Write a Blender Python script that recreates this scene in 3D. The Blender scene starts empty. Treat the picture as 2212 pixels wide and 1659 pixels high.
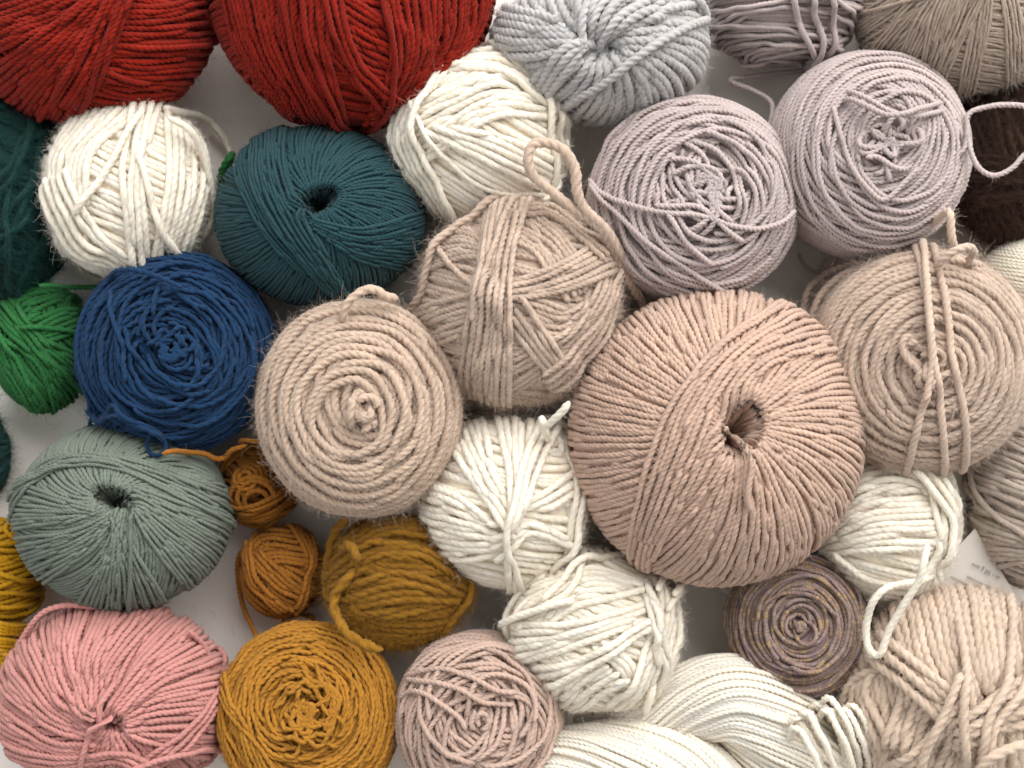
import bpy, math, random
import numpy as np

# ------------------------------------------------------------------ camera, world, lamps, exposure
rng = np.random.default_rng(7)
random.seed(7)
scene = bpy.context.scene
H = 0.62                       # camera height above the table, metres
K = 0.36 / 1106.0              # half-width tangent per photo unit (photo 2212 units wide)

cam_d = bpy.data.cameras.new("camera")
cam = bpy.data.objects.new("camera", cam_d)
scene.collection.objects.link(cam)
cam.location = (0, 0, H)
cam.rotation_euler = (0, 0, 0)
cam_d.lens = 50
cam_d.sensor_width = 36
cam_d.clip_start = 0.01
cam_d.clip_end = 20
cam_d.dof.use_dof = True
cam_d.dof.focus_distance = H - 0.068
cam_d.dof.aperture_fstop = 8.5
scene.camera = cam

world = bpy.data.worlds.new("World")
scene.world = world
world.use_nodes = True
wbg = world.node_tree.nodes["Background"]
wbg.inputs[0].default_value = (1.0, 0.965, 0.92, 1)
wbg.inputs[1].default_value = 0.46


def area(name, loc, target, sx, sy, power, col):
    d = bpy.data.lights.new(name, 'AREA')
    d.shape = 'RECTANGLE'
    d.size, d.size_y = sx, sy
    d.energy = power
    d.color = col
    o = bpy.data.objects.new(name, d)
    scene.collection.objects.link(o)
    o.location = loc
    v = np.array(target, float) - np.array(loc, float)
    from mathutils import Vector
    o.rotation_euler = Vector(v).to_track_quat('-Z', 'Y').to_euler()
    return o


area("window_light", (0.55, 1.08, 1.12), (0, 0, 0.03), 1.9, 1.5, 46.0, (1.0, 0.975, 0.94))
area("side_window_light", (-1.25, -0.15, 0.95), (0, 0, 0.03), 0.5, 0.9, 4.0, (0.92, 0.95, 1.0))

scene.view_settings.view_transform = 'Standard'
scene.view_settings.look = 'None'
scene.view_settings.exposure = 0.12
scene.view_settings.gamma = 1.0
scene.cycles.max_bounces = 8
scene.cycles.diffuse_bounces = 5
scene.cycles.glossy_bounces = 2


# ------------------------------------------------------------------ helpers
def W(px, py, z):
    return np.array([(px - 1106) * K * (H - z), (829.5 - py) * K * (H - z), z])


TX = (0, 850, 1700, 2552)
TY = (0, 640, 1280, 1914)


def T(c, r, pts):
    """read-off coordinates of one enlarged photo tile -> photo units"""
    return [((TX[c] + x / 2.212) * 0.62275, (TY[r] + y / 2.212) * 0.62275) for x, y in pts]


def nrm(a):
    return a / np.maximum(np.linalg.norm(a, axis=-1, keepdims=True), 1e-12)


def snoise(n, step, seed=None, f=(1.0, 2.3, 4.9), a=(1, .6, .35)):
    """smooth 1-D noise, step = units per sample"""
    t = np.arange(n) * step
    y = np.zeros(n)
    for ff, aa in zip(f, a):
        y += aa * np.sin(t * ff * (0.75 + .5 * rng.random()) + rng.random() * 6.283)
    return y / sum(a)


def smooth(a, k):
    if k < 2:
        return a
    w = np.hanning(k + 2)[1:-1]
    w /= w.sum()
    p = k // 2
    b = np.concatenate([np.repeat(a[:1], p, 0), a, np.repeat(a[-1:], k - 1 - p, 0)])
    return np.convolve(b, w, 'valid')


def winmax(a, k):
    b = a.copy()
    for i in range(1, k + 1):
        b[i:] = np.maximum(b[i:], a[:-i])
        b[:-i] = np.maximum(b[:-i], a[i:])
    return b


def catmull(pts, step):
    P = np.array(pts, float)
    if len(P) == 2:
        P = np.array([P[0], (P[0] + P[1]) / 2, P[1]])
    Q = np.vstack([2 * P[0] - P[1], P, 2 * P[-1] - P[-2]])
    out = []
    for i in range(1, len(Q) - 2):
        p0, p1, p2, p3 = Q[i - 1], Q[i], Q[i + 1], Q[i + 2]
        n = max(2, int(np.linalg.norm(p2 - p1) / step * 2))
        t = np.linspace(0, 1, n, endpoint=False)[:, None]
        out.append(.5 * ((2 * p1) + (-p0 + p2) * t + (2 * p0 - 5 * p1 + 4 * p2 - p3) * t ** 2 +
                         (-p0 + 3 * p1 - 3 * p2 + p3) * t ** 3))
    C = np.vstack(out + [P[-1:]])
    L = np.concatenate([[0], np.cumsum(np.linalg.norm(np.diff(C, axis=0), axis=1))])
    m = max(4, int(L[-1] / step) + 1)
    s = np.linspace(0, L[-1], m)
    return np.stack([np.interp(s, L, C[:, k]) for k in range(P.shape[1])], 1)


PLY = {2: np.array([.74, .98, 1.06, .98]), 3: np.array([.72, 1.03, 1.03]), 4: np.array([.86, 1.03]),
       33: np.array([.76, .98, 1.06, .98]), 34: np.array([.87, 1.0, 1.04, 1.0])}


class Geo:
    """collects yarn tubes, fibres and a solid core and links them as ONE mesh object"""

    def __init__(self):
        self.v, self.q, self.fib, self.tone = [], [], [], []
        self.nv = 0
        self.lines = []
        self.sid = 0

    def add(self, v, q, fib, tone):
        self.v.append(v); self.q.append(q + self.nv); self.fib.append(fib); self.tone.append(tone)
        self.nv += len(v)

    def tube(self, C, N, r, ply=3, pitch=3.0, tone=None, taper=1.2, fuzz=True):
        n = len(C)
        if n < 3:
            return
        Tn = nrm(np.gradient(C, axis=0))
        N = nrm(N - Tn * np.sum(N * Tn, 1, keepdims=True))
        B = np.cross(Tn, N)
        r = np.broadcast_to(np.asarray(r, float), (n,)).copy()
        s = np.concatenate([[0], np.cumsum(np.linalg.norm(np.diff(C, axis=0), axis=1))])
        rm = r.mean()
        if taper:
            e = np.minimum(s, s[-1] - s) / (taper * rm)
            r *= np.clip(np.sqrt(np.clip(e, 0.02, 1)), .12, 1)
        k = {2: 2, 3: 3, 4: 4, 33: 3, 34: 3}[ply]
        pat = np.tile(PLY[ply], k)
        m = len(pat)
        a = np.arange(m) * 2 * np.pi / m
        ph = rng.random() * 6.28 + 2 * np.pi * s / (pitch * 2 * rm) * (1 + .0 * s)
        A = a[None, :] + ph[:, None]
        V = C[:, None, :] + (r[:, None] * pat[None, :])[:, :, None] * (
            np.cos(A)[:, :, None] * N[:, None, :] + np.sin(A)[:, :, None] * B[:, None, :])
        self.sid += 1
        fib = np.empty((n, m, 3))
        fib[:, :, 0] = (s / (2 * rm))[:, None]
        fib[:, :, 1] = np.cos(a)[None, :] * 1.3
        fib[:, :, 2] = np.sin(a)[None, :] * 1.3 + 5.13 * (self.sid % 997)
        if tone is None:
            tone = np.full(n, rng.normal(0, .6)) + .5 * snoise(n, .15)
        i = np.arange(n - 1)[:, None] * m
        j = np.arange(m)[None, :]
        j2 = (j + 1) % m
        q = np.stack([i + j, i + j2, i + m + j2, i + m + j], -1).reshape(-1, 4)
        self.add(V.reshape(-1, 3), q, fib.reshape(-1, 3), np.repeat(tone, m))
        if fuzz:
            self.lines.append((C, N, B, Tn, r))

    def fuzz(self, count, length, rad, lift=.6, up=None):
        if not self.lines or count <= 0:
            return
        C = np.vstack([l[0] for l in self.lines]); N = np.vstack([l[1] for l in self.lines])
        B = np.vstack([l[2] for l in self.lines]); Tn = np.vstack([l[3] for l in self.lines])
        r = np.concatenate([l[4] for l in self.lines])
        id_ = rng.integers(0, len(C), count)
        a = rng.uniform(-1.5, 1.5, count)
        out = np.cos(a)[:, None] * N[id_] + np.sin(a)[:, None] * B[id_]
        p0 = C[id_] + out * (r[id_] * .8)[:, None]
        d0 = nrm(Tn[id_] * rng.choice([-1, 1], count)[:, None] * rng.uniform(.4, 1.2, count)[:, None]
                 + out * rng.uniform(.1, 1.0, count)[:, None] * lift + rng.normal(0, .3, (count, 3)))
        L = length * rng.uniform(.3, 1.0, count) * np.where(rng.random(count) < .06, 2.0, 1)
        np_ = 6
        steps = [d0]
        for _ in range(np_ - 2):
            steps.append(nrm(steps[-1] + rng.normal(0, .38, (count, 3))))
        D = np.stack(steps, 1) * (L / (np_ - 1))[:, None, None]
        P = np.concatenate([p0[:, None, :], p0[:, None, :] + np.cumsum(D, 1)], 1)
        P[:, :, 2] = np.maximum(P[:, :, 2], .0006)
        self.fibres(P, rad)

    def fibres(self, P, rad):
        count, np_, _ = P.shape
        Tn = nrm(np.gradient(P, axis=1))
        ref = np.array([.31, .22, .92])
        N = nrm(np.cross(Tn, ref)); B = np.cross(Tn, N)
        a = np.arange(3) * 2.0944
        rr = rad * np.linspace(1, .35, np_)
        V = P[:, :, None, :] + rr[None, :, None, None] * (
            np.cos(a)[None, None, :, None] * N[:, :, None, :] + np.sin(a)[None, None, :, None] * B[:, :, None, :])
        base = (np.arange(count) * np_ * 3)[:, None, None]
        i = (np.arange(np_ - 1) * 3)[None, :, None]
        j = np.arange(3)[None, None, :]
        j2 = (j + 1) % 3
        q = np.stack([base + i + j, base + i + j2, base + i + 3 + j2, base + i + 3 + j], -1).reshape(-1, 4)
        n = count * np_ * 3
        fib = rng.normal(0, 3, (count, 3)).repeat(np_ * 3, 0)
        self.add(V.reshape(-1, 3), q, fib, rng.normal(.8, .7, count).repeat(np_ * 3))

    def build(self, name, mat, parent):
        v = np.vstack(self.v); q = np.vstack(self.q)
        me = bpy.data.meshes.new(name)
        me.vertices.add(len(v)); me.loops.add(len(q) * 4); me.polygons.add(len(q))
        off = np.array(parent.location) if parent else np.zeros(3)
        me.vertices.foreach_set("co", (v - off).astype(np.float32).ravel())
        me.loops.foreach_set("vertex_index", q.astype(np.int32).ravel())
        me.polygons.foreach_set("loop_start", np.arange(0, len(q) * 4, 4, dtype=np.int32))
        me.update(calc_edges=True)
        at = me.attributes.new("fib", 'FLOAT_VECTOR', 'POINT')
        at.data.foreach_set("vector", np.vstack(self.fib).astype(np.float32).ravel())
        at = me.attributes.new("tone", 'FLOAT', 'POINT')
        at.data.foreach_set("value", np.concatenate(self.tone).astype(np.float32))
        me.shade_smooth()
        me.materials.append(mat)
        o = bpy.data.objects.new(name, me)
        scene.collection.objects.link(o)
        if parent:
            o.parent = parent
        return o


def empty(name, loc, label, cat, group=None):
    o = bpy.data.objects.new(name, None)
    scene.collection.objects.link(o)
    o.location = loc
    o.empty_display_size = .01
    o['label'] = label; o['category'] = cat
    if group:
        o['group'] = group
    return o


def lin(c):
    return tuple(((x / 255) / 12.92 if x / 255 <= .04045 else ((x / 255 + .055) / 1.055) ** 2.4) for x in c)


def yarn_mat(name, col, fleck=None, fleck_amt=0.0, var=.22, rough=.82, sheen=.25, spec=.25, ramp=None, tonev=.07, sss=0.0):
    """col / fleck are sRGB 0-255 dyed-yarn colours"""
    m = bpy.data.materials.new(name)
    m.use_nodes = True
    nt = m.node_tree
    nt.nodes.clear()
    N = nt.nodes.new; L = nt.links.new
    out = N('ShaderNodeOutputMaterial')
    b = N('ShaderNodeBsdfPrincipled')
    L(b.outputs[0], out.inputs[0])
    fa = N('ShaderNodeAttribute'); fa.attribute_name = 'fib'
    ta = N('ShaderNodeAttribute'); ta.attribute_name = 'tone'
    mp = N('ShaderNodeVectorMath'); mp.operation = 'MULTIPLY'
    mp.inputs[1].default_value = (.8, 3.4, 3.4)
    L(fa.outputs['Vector'], mp.inputs[0])
    n1 = N('ShaderNodeTexNoise'); n1.inputs['Scale'].default_value = 1.6
    n1.inputs['Detail'].default_value = 3; n1.inputs['Roughness'].default_value = .65
    L(mp.outputs[0], n1.inputs['Vector'])
    c = lin(col)
    if ramp:
        cr = N('ShaderNodeValToRGB')
        cr.color_ramp.interpolation = 'B_SPLINE'
        e = cr.color_ramp.elements
        while len(e) < len(ramp):
            e.new(.5)
        for i, (p, rc) in enumerate(ramp):
            e[i].position = p; e[i].color = (*lin(rc), 1)
        mr = N('ShaderNodeMapRange')
        mr.inputs['From Min'].default_value = -1; mr.inputs['From Max'].default_value = 1
        L(ta.outputs['Fac'], mr.inputs['Value'])
        L(mr.outputs[0], cr.inputs[0])
        colsock = cr.outputs[0]
    else:
        rgb = N('ShaderNodeRGB'); rgb.outputs[0].default_value = (*c, 1)
        colsock = rgb.outputs[0]
    if fleck is not None and fleck_amt > 0:
        n2 = N('ShaderNodeTexNoise'); n2.inputs['Scale'].default_value = 2.6
        n2.inputs['Detail'].default_value = 2
        L(mp.outputs[0], n2.inputs['Vector'])
        fr = N('ShaderNodeMapRange')
        fr.inputs['From Min'].default_value = .5; fr.inputs['From Max'].default_value = .72
        fr.inputs['To Max'].default_value = fleck_amt
        L(n2.outputs['Fac'], fr.inputs['Value'])
        mx = N('ShaderNodeMix'); mx.data_type = 'RGBA'
        L(fr.outputs[0], mx.inputs['Factor'])
        L(colsock, mx.inputs[6])
        mx.inputs[7].default_value = (*lin(fleck), 1)
        colsock = mx.outputs[2]
    # brightness variation from fibre to fibre and strand to strand
    v1 = N('ShaderNodeMapRange')
    v1.inputs['From Min'].default_value = .25; v1.inputs['From Max'].default_value = .75
    v1.inputs['To Min'].default_value = 1 - var; v1.inputs['To Max'].default_value = 1 + var
    L(n1.outputs['Fac'], v1.inputs['Value'])
    v2 = N('ShaderNodeMath'); v2.operation = 'MULTIPLY_ADD'
    v2.inputs[1].default_value = 0.0 if ramp else tonev
    v2.inputs[2].default_value = 1.0
    L(ta.outputs['Fac'], v2.inputs[0])
    v3 = N('ShaderNodeMath'); v3.operation = 'MULTIPLY'
    L(v1.outputs[0], v3.inputs[0]); L(v2.outputs[0], v3.inputs[1])
    sc = N('ShaderNodeVectorMath'); sc.operation = 'SCALE'
    L(colsock, sc.inputs[0]); L(v3.outputs[0], sc.inputs['Scale'])
    L(sc.outputs[0], b.inputs['Base Color'])
    b.inputs['Roughness'].default_value = rough
    b.inputs['Specular IOR Level'].default_value = spec
    b.inputs['Sheen Weight'].default_value = sheen
    b.inputs['Sheen Roughness'].default_value = .45
    if sss:
        b.inputs['Subsurface Weight'].default_value = sss
        b.inputs['Subsurface Radius'].default_value = (1.0, .8, .6)
        b.inputs['Subsurface Scale'].default_value = .0018
    bu = N('ShaderNodeBump')
    bu.inputs['Strength'].default_value = .55
    bu.inputs['Distance'].default_value = .0005
    L(n1.outputs['Fac'], bu.inputs['Height'])
    L(bu.outputs[0], b.inputs['Normal'])
    return m


class Ball:
    """a wound ball, cake or pull-skein: strands are laid one after another on a shape and stack on what lies below"""

    def __init__(self, name, label, cat, cx, cy, rx, ry, zf, w, mat, axpx=None, p=2.0, dimple=None, shrink=.35,
                 ply=3, pitch=3.0, group=None, zmin=-.5, seat=.5, lift=0.0, cap=3.5):
        rm = (rx + ry) / 2
        rz = zf * rm * K * H / (1 + zf * rm * K)
        zc = rz + lift
        s = K * (H - zc)
        self.s = s
        self.w = w * s
        self.r = self.w * .59
        g = shrink * self.w
        self.S = np.array([rx * s - g, ry * s - g, rz - g * .8])
        self.c = W(cx, cy, zc)
        self.R = float(self.S.mean())
        self.mat, self.ply, self.pitch, self.zmin, self.seat = mat, ply, pitch, zmin, seat
        self.cap = cap * self.w
        self.p, self.dimple = p, None
        self.ax = np.array([0, 0, 1.0]); self.e1 = np.array([1.0, 0, 0]); self.e2 = np.array([0, 1.0, 0])
        self.n = int(min(1200, max(160, 4 * self.R / (.36 * self.r))))
        self.Hf = np.zeros((self.n, self.n), np.float32)
        self.parts = {}
        self.fam = None
        self.count = 0
        self.fz = {}
        self.root = empty(name, (self.c[0], self.c[1], max(0, zc - rz)), label, cat, group)
        if axpx is not None:
            self.ax = self.hit(np.array([axpx]))[0]
        self.dimple = dimple
        a = self.ax
        self.e1 = nrm(np.cross([0, 1, 0], a)); self.e2 = np.cross(a, self.e1)   # e1 ~ +x, e2 ~ +y seen from above

    # --- shape
    def base(self, d):
        q = np.clip(d @ self.ax, -1, 1)
        f = np.ones(len(d))
        if self.p != 2.0:
            rho = np.sqrt(np.maximum(0, 1 - q * q))
            f = (rho ** self.p + np.abs(q) ** self.p) ** (-1 / self.p)
        if self.dimple:
            dp, sg, pw = self.dimple[:3]
            th = np.arccos(q)
            if len(self.dimple) > 3:
                th = th / self.eye(np.arctan2(d @ self.e2, d @ self.e1))
            f = f * (1 - dp * np.exp(-(th / sg) ** pw))
        return d * self.S * f[:, None]

    def eye(self, ph):
        """outline of an oval eye: radius factor by azimuth; dimple = depth, size, steepness, aspect, degrees"""
        if not self.dimple or len(self.dimple) < 5:
            return np.ones_like(ph)
        a, g = self.dimple[3], math.radians(self.dimple[4])
        return 1 / np.sqrt(np.cos(ph - g) ** 2 / a + np.sin(ph - g) ** 2 * a)

    def normal(self, d):
        ref = np.where(np.abs(d[:, 2:3]) > .8, np.array([[1., 0, 0]]), np.array([[0, 0, 1.]]))
        t1 = nrm(np.cross(ref, d)); t2 = np.cross(d, t1)
        e = .02
        b1 = self.base(nrm(d + e * t1)) - self.base(nrm(d - e * t1))
        b2 = self.base(nrm(d + e * t2)) - self.base(nrm(d - e * t2))
        return nrm(np.cross(b1, b2))

    def idx(self, d):
        k = np.sqrt(2 / np.maximum(1e-4, 1 + d[:, 2]))
        x = np.clip(((d[:, 0] * k / 2 + 1) / 2 * (self.n - 1)).round().astype(int), 0, self.n - 1)
        y = np.clip(((d[:, 1] * k / 2 + 1) / 2 * (self.n - 1)).round().astype(int), 0, self.n - 1)
        return x, y

    def hit(self, pts, grow=1.0):
        """photo position -> direction on the ball (nearest rim point when the ray misses)"""
        pts = np.asarray(pts, float)
        d = np.stack([(pts[:, 0] - 1106) * K, (829.5 - pts[:, 1]) * K, -np.ones(len(pts))], 1)
        S = self.S + self.w * 1.1
        o = (np.array([0, 0, H]) - self.c) / S
        dd = d / S
        a = np.sum(dd * dd, 1); b = dd @ o; c = o @ o - 1
        disc = b * b - a * c
        t = np.where(disc > 0, (-b - np.sqrt(np.maximum(disc, 0))) / a, -b / a)
        return nrm(o + dd * t[:, None])

    # --- one strand
    def strand(self, d, r=None, part='winding', noise=.12, sq=.62, cap=None, tone=None, ply=None, pitch=None,
               wmax=3, sm=9, seat=None, crowd=.42, hn=.1):
        r = self.r if r is None else r
        n = len(d)
        if n < 6:
            return
        P = self.base(d)
        if noise:
            Tn = nrm(np.gradient(P, axis=0))
            B = nrm(np.cross(self.normal(d), Tn))
            P = P + B * (noise * 2 * r * snoise(n, .09))[:, None]
            d = nrm(P / self.S)
            P = self.base(d)
        N = self.normal(d)
        Tn = nrm(np.gradient(P, axis=0))
        B = nrm(np.cross(N, Tn))
        h = np.full(n, -1.0)
        Hs = self.Hf if self.fam is None else self.fam[0]
        for s in (-.5, 0, .5):
            x, y = self.idx(nrm((P + B * s * r) / self.S))
            h = np.maximum(h, Hs[x, y])
        h = smooth(winmax(h, wmax), sm)
        h = np.minimum(h, self.cap if cap is None else cap)
        h = h + r * hn * snoise(n, .2)
        on = np.ones(n, bool)
        if self.fam is not None:
            # strands of one lay run side by side: where they crowd together the later one sinks out of sight
            self.count += 1
            occ = self.fam[1]
            full = np.zeros(n, bool)
            if self.dimple and self.dimple[0] > .4:
                cw = crowd * np.clip(np.arccos(np.clip(d @ self.ax, -1, 1)) / (1.9 * self.dimple[1]), .12, 1)[:, None]
            else:
                cw = crowd
            for s in (-.5, -.25, 0, .25, .5):
                x, y = self.idx(nrm((P + B * s * 1.8 * r * cw) / self.S))
                o = occ[x, y]
                full |= (o > 0) & (o != self.count)
            f = smooth(full.astype(float), 15) > .5
            on = ~f
            sink = smooth(f.astype(float), 7)
            h = h - sink * 1.7 * r
            for s in (-.5, -.25, 0, .25, .5):
                x, y = self.idx(nrm((P + B * s * 1.8 * r * cw) / self.S))
                occ[x[on], y[on]] = self.count
        for s in (-.95, -.6, -.3, 0, .3, .6, .95):
            x, y = self.idx(nrm((P + B * s * r) / self.S))
            np.maximum.at(self.Hf, (x[on], y[on]), (h + sq * r * (1 + math.sqrt(1 - s * s)))[on].astype(np.float32))
        C = P + N * (h + (self.seat if seat is None else seat) * r)[:, None]
        ok = (d[:, 2] > self.zmin) & (winmax(on.astype(float), 7) > 0)
        g = self.parts.setdefault(part, Geo())
        edges = np.flatnonzero(np.diff(np.concatenate([[0], ok.astype(int), [0]])))
        for a, b in zip(edges[::2], edges[1::2]):
            if b - a > 5:
                g.tube(C[a:b] + self.c, N[a:b], r * (1 + .06 * snoise(b - a, .12)), ply or self.ply,
                       pitch or self.pitch, None if tone is None else tone[a:b])

    def nstep(self, length, r=None):
        return max(8, int(length / (.62 * (r or self.r))))

    def circle(self, nvec, th, **k):
        nvec = nrm(np.asarray(nvec, float))
        # start at the lowest point so that the seam is underneath
        u = np.array([0, 0, -1.0]) - nvec * (-nvec[2])
        if np.linalg.norm(u) < 1e-3:
            u = np.array([1.0, 0, 0]) - nvec * nvec[0]
            a0 = rng.random() * 6.28
            u = nrm(u); v = np.cross(nvec, u); u = u * math.cos(a0) + v * math.sin(a0)
        u = nrm(u); v = np.cross(nvec, u)
        L = 2 * np.pi * math.sin(th) * self.R
        n = self.nstep(L, k.get('r'))
        t = np.linspace(0, 2 * np.pi * (1 + 2.0 / n), n)
        d = math.cos(th) * nvec + math.sin(th) * (np.cos(t)[:, None] * u + np.sin(t)[:, None] * v)
        self.strand(d, **k)

    # --- families
    def lay(self):
        self.fam = (self.Hf.copy(), np.zeros((self.n, self.n), np.int32))

    def rings(self, axis=None, th0=.12, th1=2.2, tilt=.03, gap=.8, order='out', passes=1, thj=.0, mess=False, **k):
        axis = self.ax if axis is None else nrm(np.asarray(axis, float))
        # even spacing along the real outline of the shape, not in angle
        e1 = nrm(np.cross(axis, [.9, .1, -.3])); tt = np.linspace(th0, th1, 300)
        dd = np.cos(tt)[:, None] * axis + np.sin(tt)[:, None] * e1
        Lc = np.concatenate([[0], np.cumsum(np.linalg.norm(np.diff(self.base(dd), axis=0), axis=1))])
        for _ in range(passes):
            if not mess:
                self.lay()
            n = max(3, int(Lc[-1] / (gap * self.w)))
            ths = np.interp(np.linspace(0, Lc[-1], n), Lc, tt)
            if order == 'in':
                ths = ths[::-1]
            elif order == 'rand':
                ths = rng.permutation(ths)
            for th in ths:
                a = nrm(axis + rng.normal(0, tilt, 3))
                self.circle(a, float(np.clip(th + rng.normal(0, thj), .06, 3.0)), **k)
            self.fam = None

    def donut(self, side, sweep, n, alpha=.2, aj=.03, a_end=None, **k):
        """great circles that pass the eye at angle alpha, laid in turn around it; the last passes on 'side' (deg)"""
        n = max(n, int(math.radians(sweep) * max(self.S) / (.85 * self.w)))
        for i in range(n):
            t = i / max(1, n - 1)
            ph = math.radians(side - sweep * (1 - t)) + math.pi + rng.normal(0, .012)
            al = alpha if a_end is None else alpha + (a_end - alpha) * t
            al = abs(al + rng.normal(0, aj))
            nv = math.sin(al) * self.ax + math.cos(al) * (math.cos(ph) * self.e1 + math.sin(ph) * self.e2)
            self.circle(nv, math.pi / 2, **k)

    def dive(self, n, th_end=(.06, .2), swirl=.5, th_start=2.2, a0=0, a1=360, cap=None, **k):
        """strands that run from the outside over the shoulder and down into the eye"""
        n = max(n, int(math.radians(a1 - a0) * max(self.S) / (.88 * self.w)))
        self.lay()
        k.setdefault('crowd', .56); k.setdefault('hn', .3)
        for i in rng.permutation(n):
            az = math.radians(a0 + (a1 - a0) * (i + .3 * rng.normal()) / n)
            te = rng.uniform(*th_end) * float(self.eye(np.array([az + swirl]))[0])
            L = (th_start - te) * self.R
            m = self.nstep(L)
            th = np.linspace(th_start, te, m)
            ph = az + swirl * (1 - th / th_start) ** 1.5
            d = (np.cos(th)[:, None] * self.ax + np.sin(th)[:, None] *
                 (np.cos(ph)[:, None] * self.e1 + np.sin(ph)[:, None] * self.e2))
            self.strand(d, cap=cap, **k)
        self.fam = None

    def path(self, pts, ext=.9, **k):
        """a strand that follows photo positions over the ball, running on round its far side at both ends"""
        d = self.hit(catmull(pts, 3.0))
        if ext:
            d = self.extend(d, ext if not isinstance(ext, tuple) else ext[0], ext if not isinstance(ext, tuple) else ext[1])
        L = np.concatenate([[0], np.cumsum(np.linalg.norm(np.diff(d, axis=0), axis=1))])
        keep = np.concatenate([[True], np.diff(L) > 1e-7]); d = d[keep]; L = L[keep]
        m = self.nstep(L[-1] * self.R, k.get('r'))
        s = np.linspace(0, L[-1], m)
        d = np.stack([smooth(np.interp(s, L, d[:, i]), 9) for i in range(3)], 1)
        self.strand(nrm(d), **k)

    def extend(self, d, ea, eb):
        def more(p, q, ang):
            t = nrm(q - p * (p @ q))
            a = np.linspace(0, ang, max(3, int(ang / .03)))[1:]
            return np.cos(a)[:, None] * p + np.sin(a)[:, None] * t
        k = min(4, len(d) - 1)
        A = more(d[0], 2 * d[0] - d[k], ea)[::-1] if ea > 0 else np.zeros((0, 3))
        Bx = more(d[-1], 2 * d[-1] - d[-1 - k], eb) if eb > 0 else np.zeros((0, 3))
        return np.vstack([A, d, Bx])

    def band(self, A, B, n, jit=1.5, shuffle=False, **k):
        A = np.array(A, float); B = np.array(B, float)
        n = max(n, int(np.linalg.norm(A - B, axis=1).max() * self.s / (.88 * self.w)))
        order = np.arange(n)
        self.lay()
        k.setdefault('crowd', .6); k.setdefault('hn', .35)
        if shuffle:
            order = rng.permutation(n)
        for i in order:
            t = i / max(1, n - 1)
            self.path(A + (B - A) * t + rng.normal(0, jit, A.shape), **k)
        self.fam = None

    def curls(self, n, spread=.25, rad=(.08, .2), **k):
        """small loops lying in the untidy middle of a cake"""
        for _ in range(n):
            a = nrm(self.ax + rng.normal(0, spread, 3))
            self.circle(a, rng.uniform(*rad), noise=.35, **k)

    def squiggle(self, n, spread=.3, length=.8, bend=16.0, **k):
        """short crinkled lengths lying anyhow in the middle of a cake"""
        length = max(min(length, 2.4 * spread), 8 * self.r / self.R)
        for _ in range(n):
            m = self.nstep(length * self.R)
            ds = length / m
            a, q = rng.random() * 6.283, spread * math.sqrt(rng.random())
            hd = a + math.pi / 2 + .5 * rng.normal() + np.cumsum(ds * bend * snoise(m, ds * 14)) + np.linspace(-.5, .5, m) * length / max(q, .12) * .7
            x = np.cumsum(np.cos(hd)) * ds; y = np.cumsum(np.sin(hd)) * ds
            x += q * math.cos(a) - x.mean(); y += q * math.sin(a) - y.mean()
            self.strand(nrm(self.ax + x[:, None] * self.e1 + y[:, None] * self.e2), noise=.1, **k)

    def wander(self, n, amp=.3, lat=(.2, .6), **k):
        """loose turns whose distance from the axis wanders as they go round"""
        for _ in range(n):
            th = rng.uniform(*lat)
            m = self.nstep(2 * np.pi * math.sin(th) * self.R * rng.uniform(.5, .9))
            t = np.linspace(0, rng.uniform(2.5, 5.0), m) + rng.random() * 6.28
            tt = np.clip(th + amp * .5 * np.sin(t * rng.uniform(.6, 1.4) + rng.random() * 6.28), .05, 1.6)
            d = (np.cos(tt)[:, None] * self.ax + np.sin(tt)[:, None] *
                 (np.cos(t)[:, None] * self.e1 + np.sin(t)[:, None] * self.e2))
            self.strand(d, **k)

    def core(self, sink=.15):
        g = self.parts.setdefault('winding', Geo())
        nu, nv = 72, 40
        th = np.linspace(0.001, math.pi - .001, nv)
        ph = np.arange(nu) * 2 * np.pi / nu
        d = (np.cos(th)[:, None, None] * self.ax + np.sin(th)[:, None, None] *
             (np.cos(ph)[None, :, None] * self.e1 + np.sin(ph)[None, :, None] * self.e2)).reshape(-1, 3)
        V = self.base(d) * (1 - sink * self.r / self.R) + self.c
        i = np.arange(nv - 1)[:, None] * nu
        j = np.arange(nu)[None, :]; j2 = (j + 1) % nu
        q = np.stack([i + j, i + nu + j, i + nu + j2, i + j2], -1).reshape(-1, 4)
        V[:, 2] = np.maximum(V[:, 2], .0008)
        g.add(V, q, V * 800, np.full(len(V), -1.0))

    # --- free yarn that leaves the ball
    def tail(self, pts, r=None, part='loose_end', ply=None, pitch=None, wob=.15):
        """pts: (photo x, photo y, height in metres)"""
        r = self.r if r is None else r
        part = '%s#%d' % (part, len(self.parts)) if part == 'loose_end' else part
        free_yarn(self.parts.setdefault(part, Geo()), pts, r, ply or self.ply, pitch or self.pitch, wob)

    def fuzz(self, count, length=.004, rad=.00006, lift=.6, part='winding'):
        self.fz.setdefault(part, []).append((count, length, rad, lift))

    def done(self):
        self.core()
        for name, g in self.parts.items():
            for f in self.fz.get(name, []):
                g.fuzz(*f)
            if '#' in name and 'winding' in self.fz:
                c, L, rad, li = self.fz['winding'][0]
                g.fuzz(int(sum(len(l[0]) for l in g.lines) * min(2.5, c / 2500)), L * .8, rad, li)
            g.build(name.split('#')[0], self.mat, self.root)
        return self.root


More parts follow.
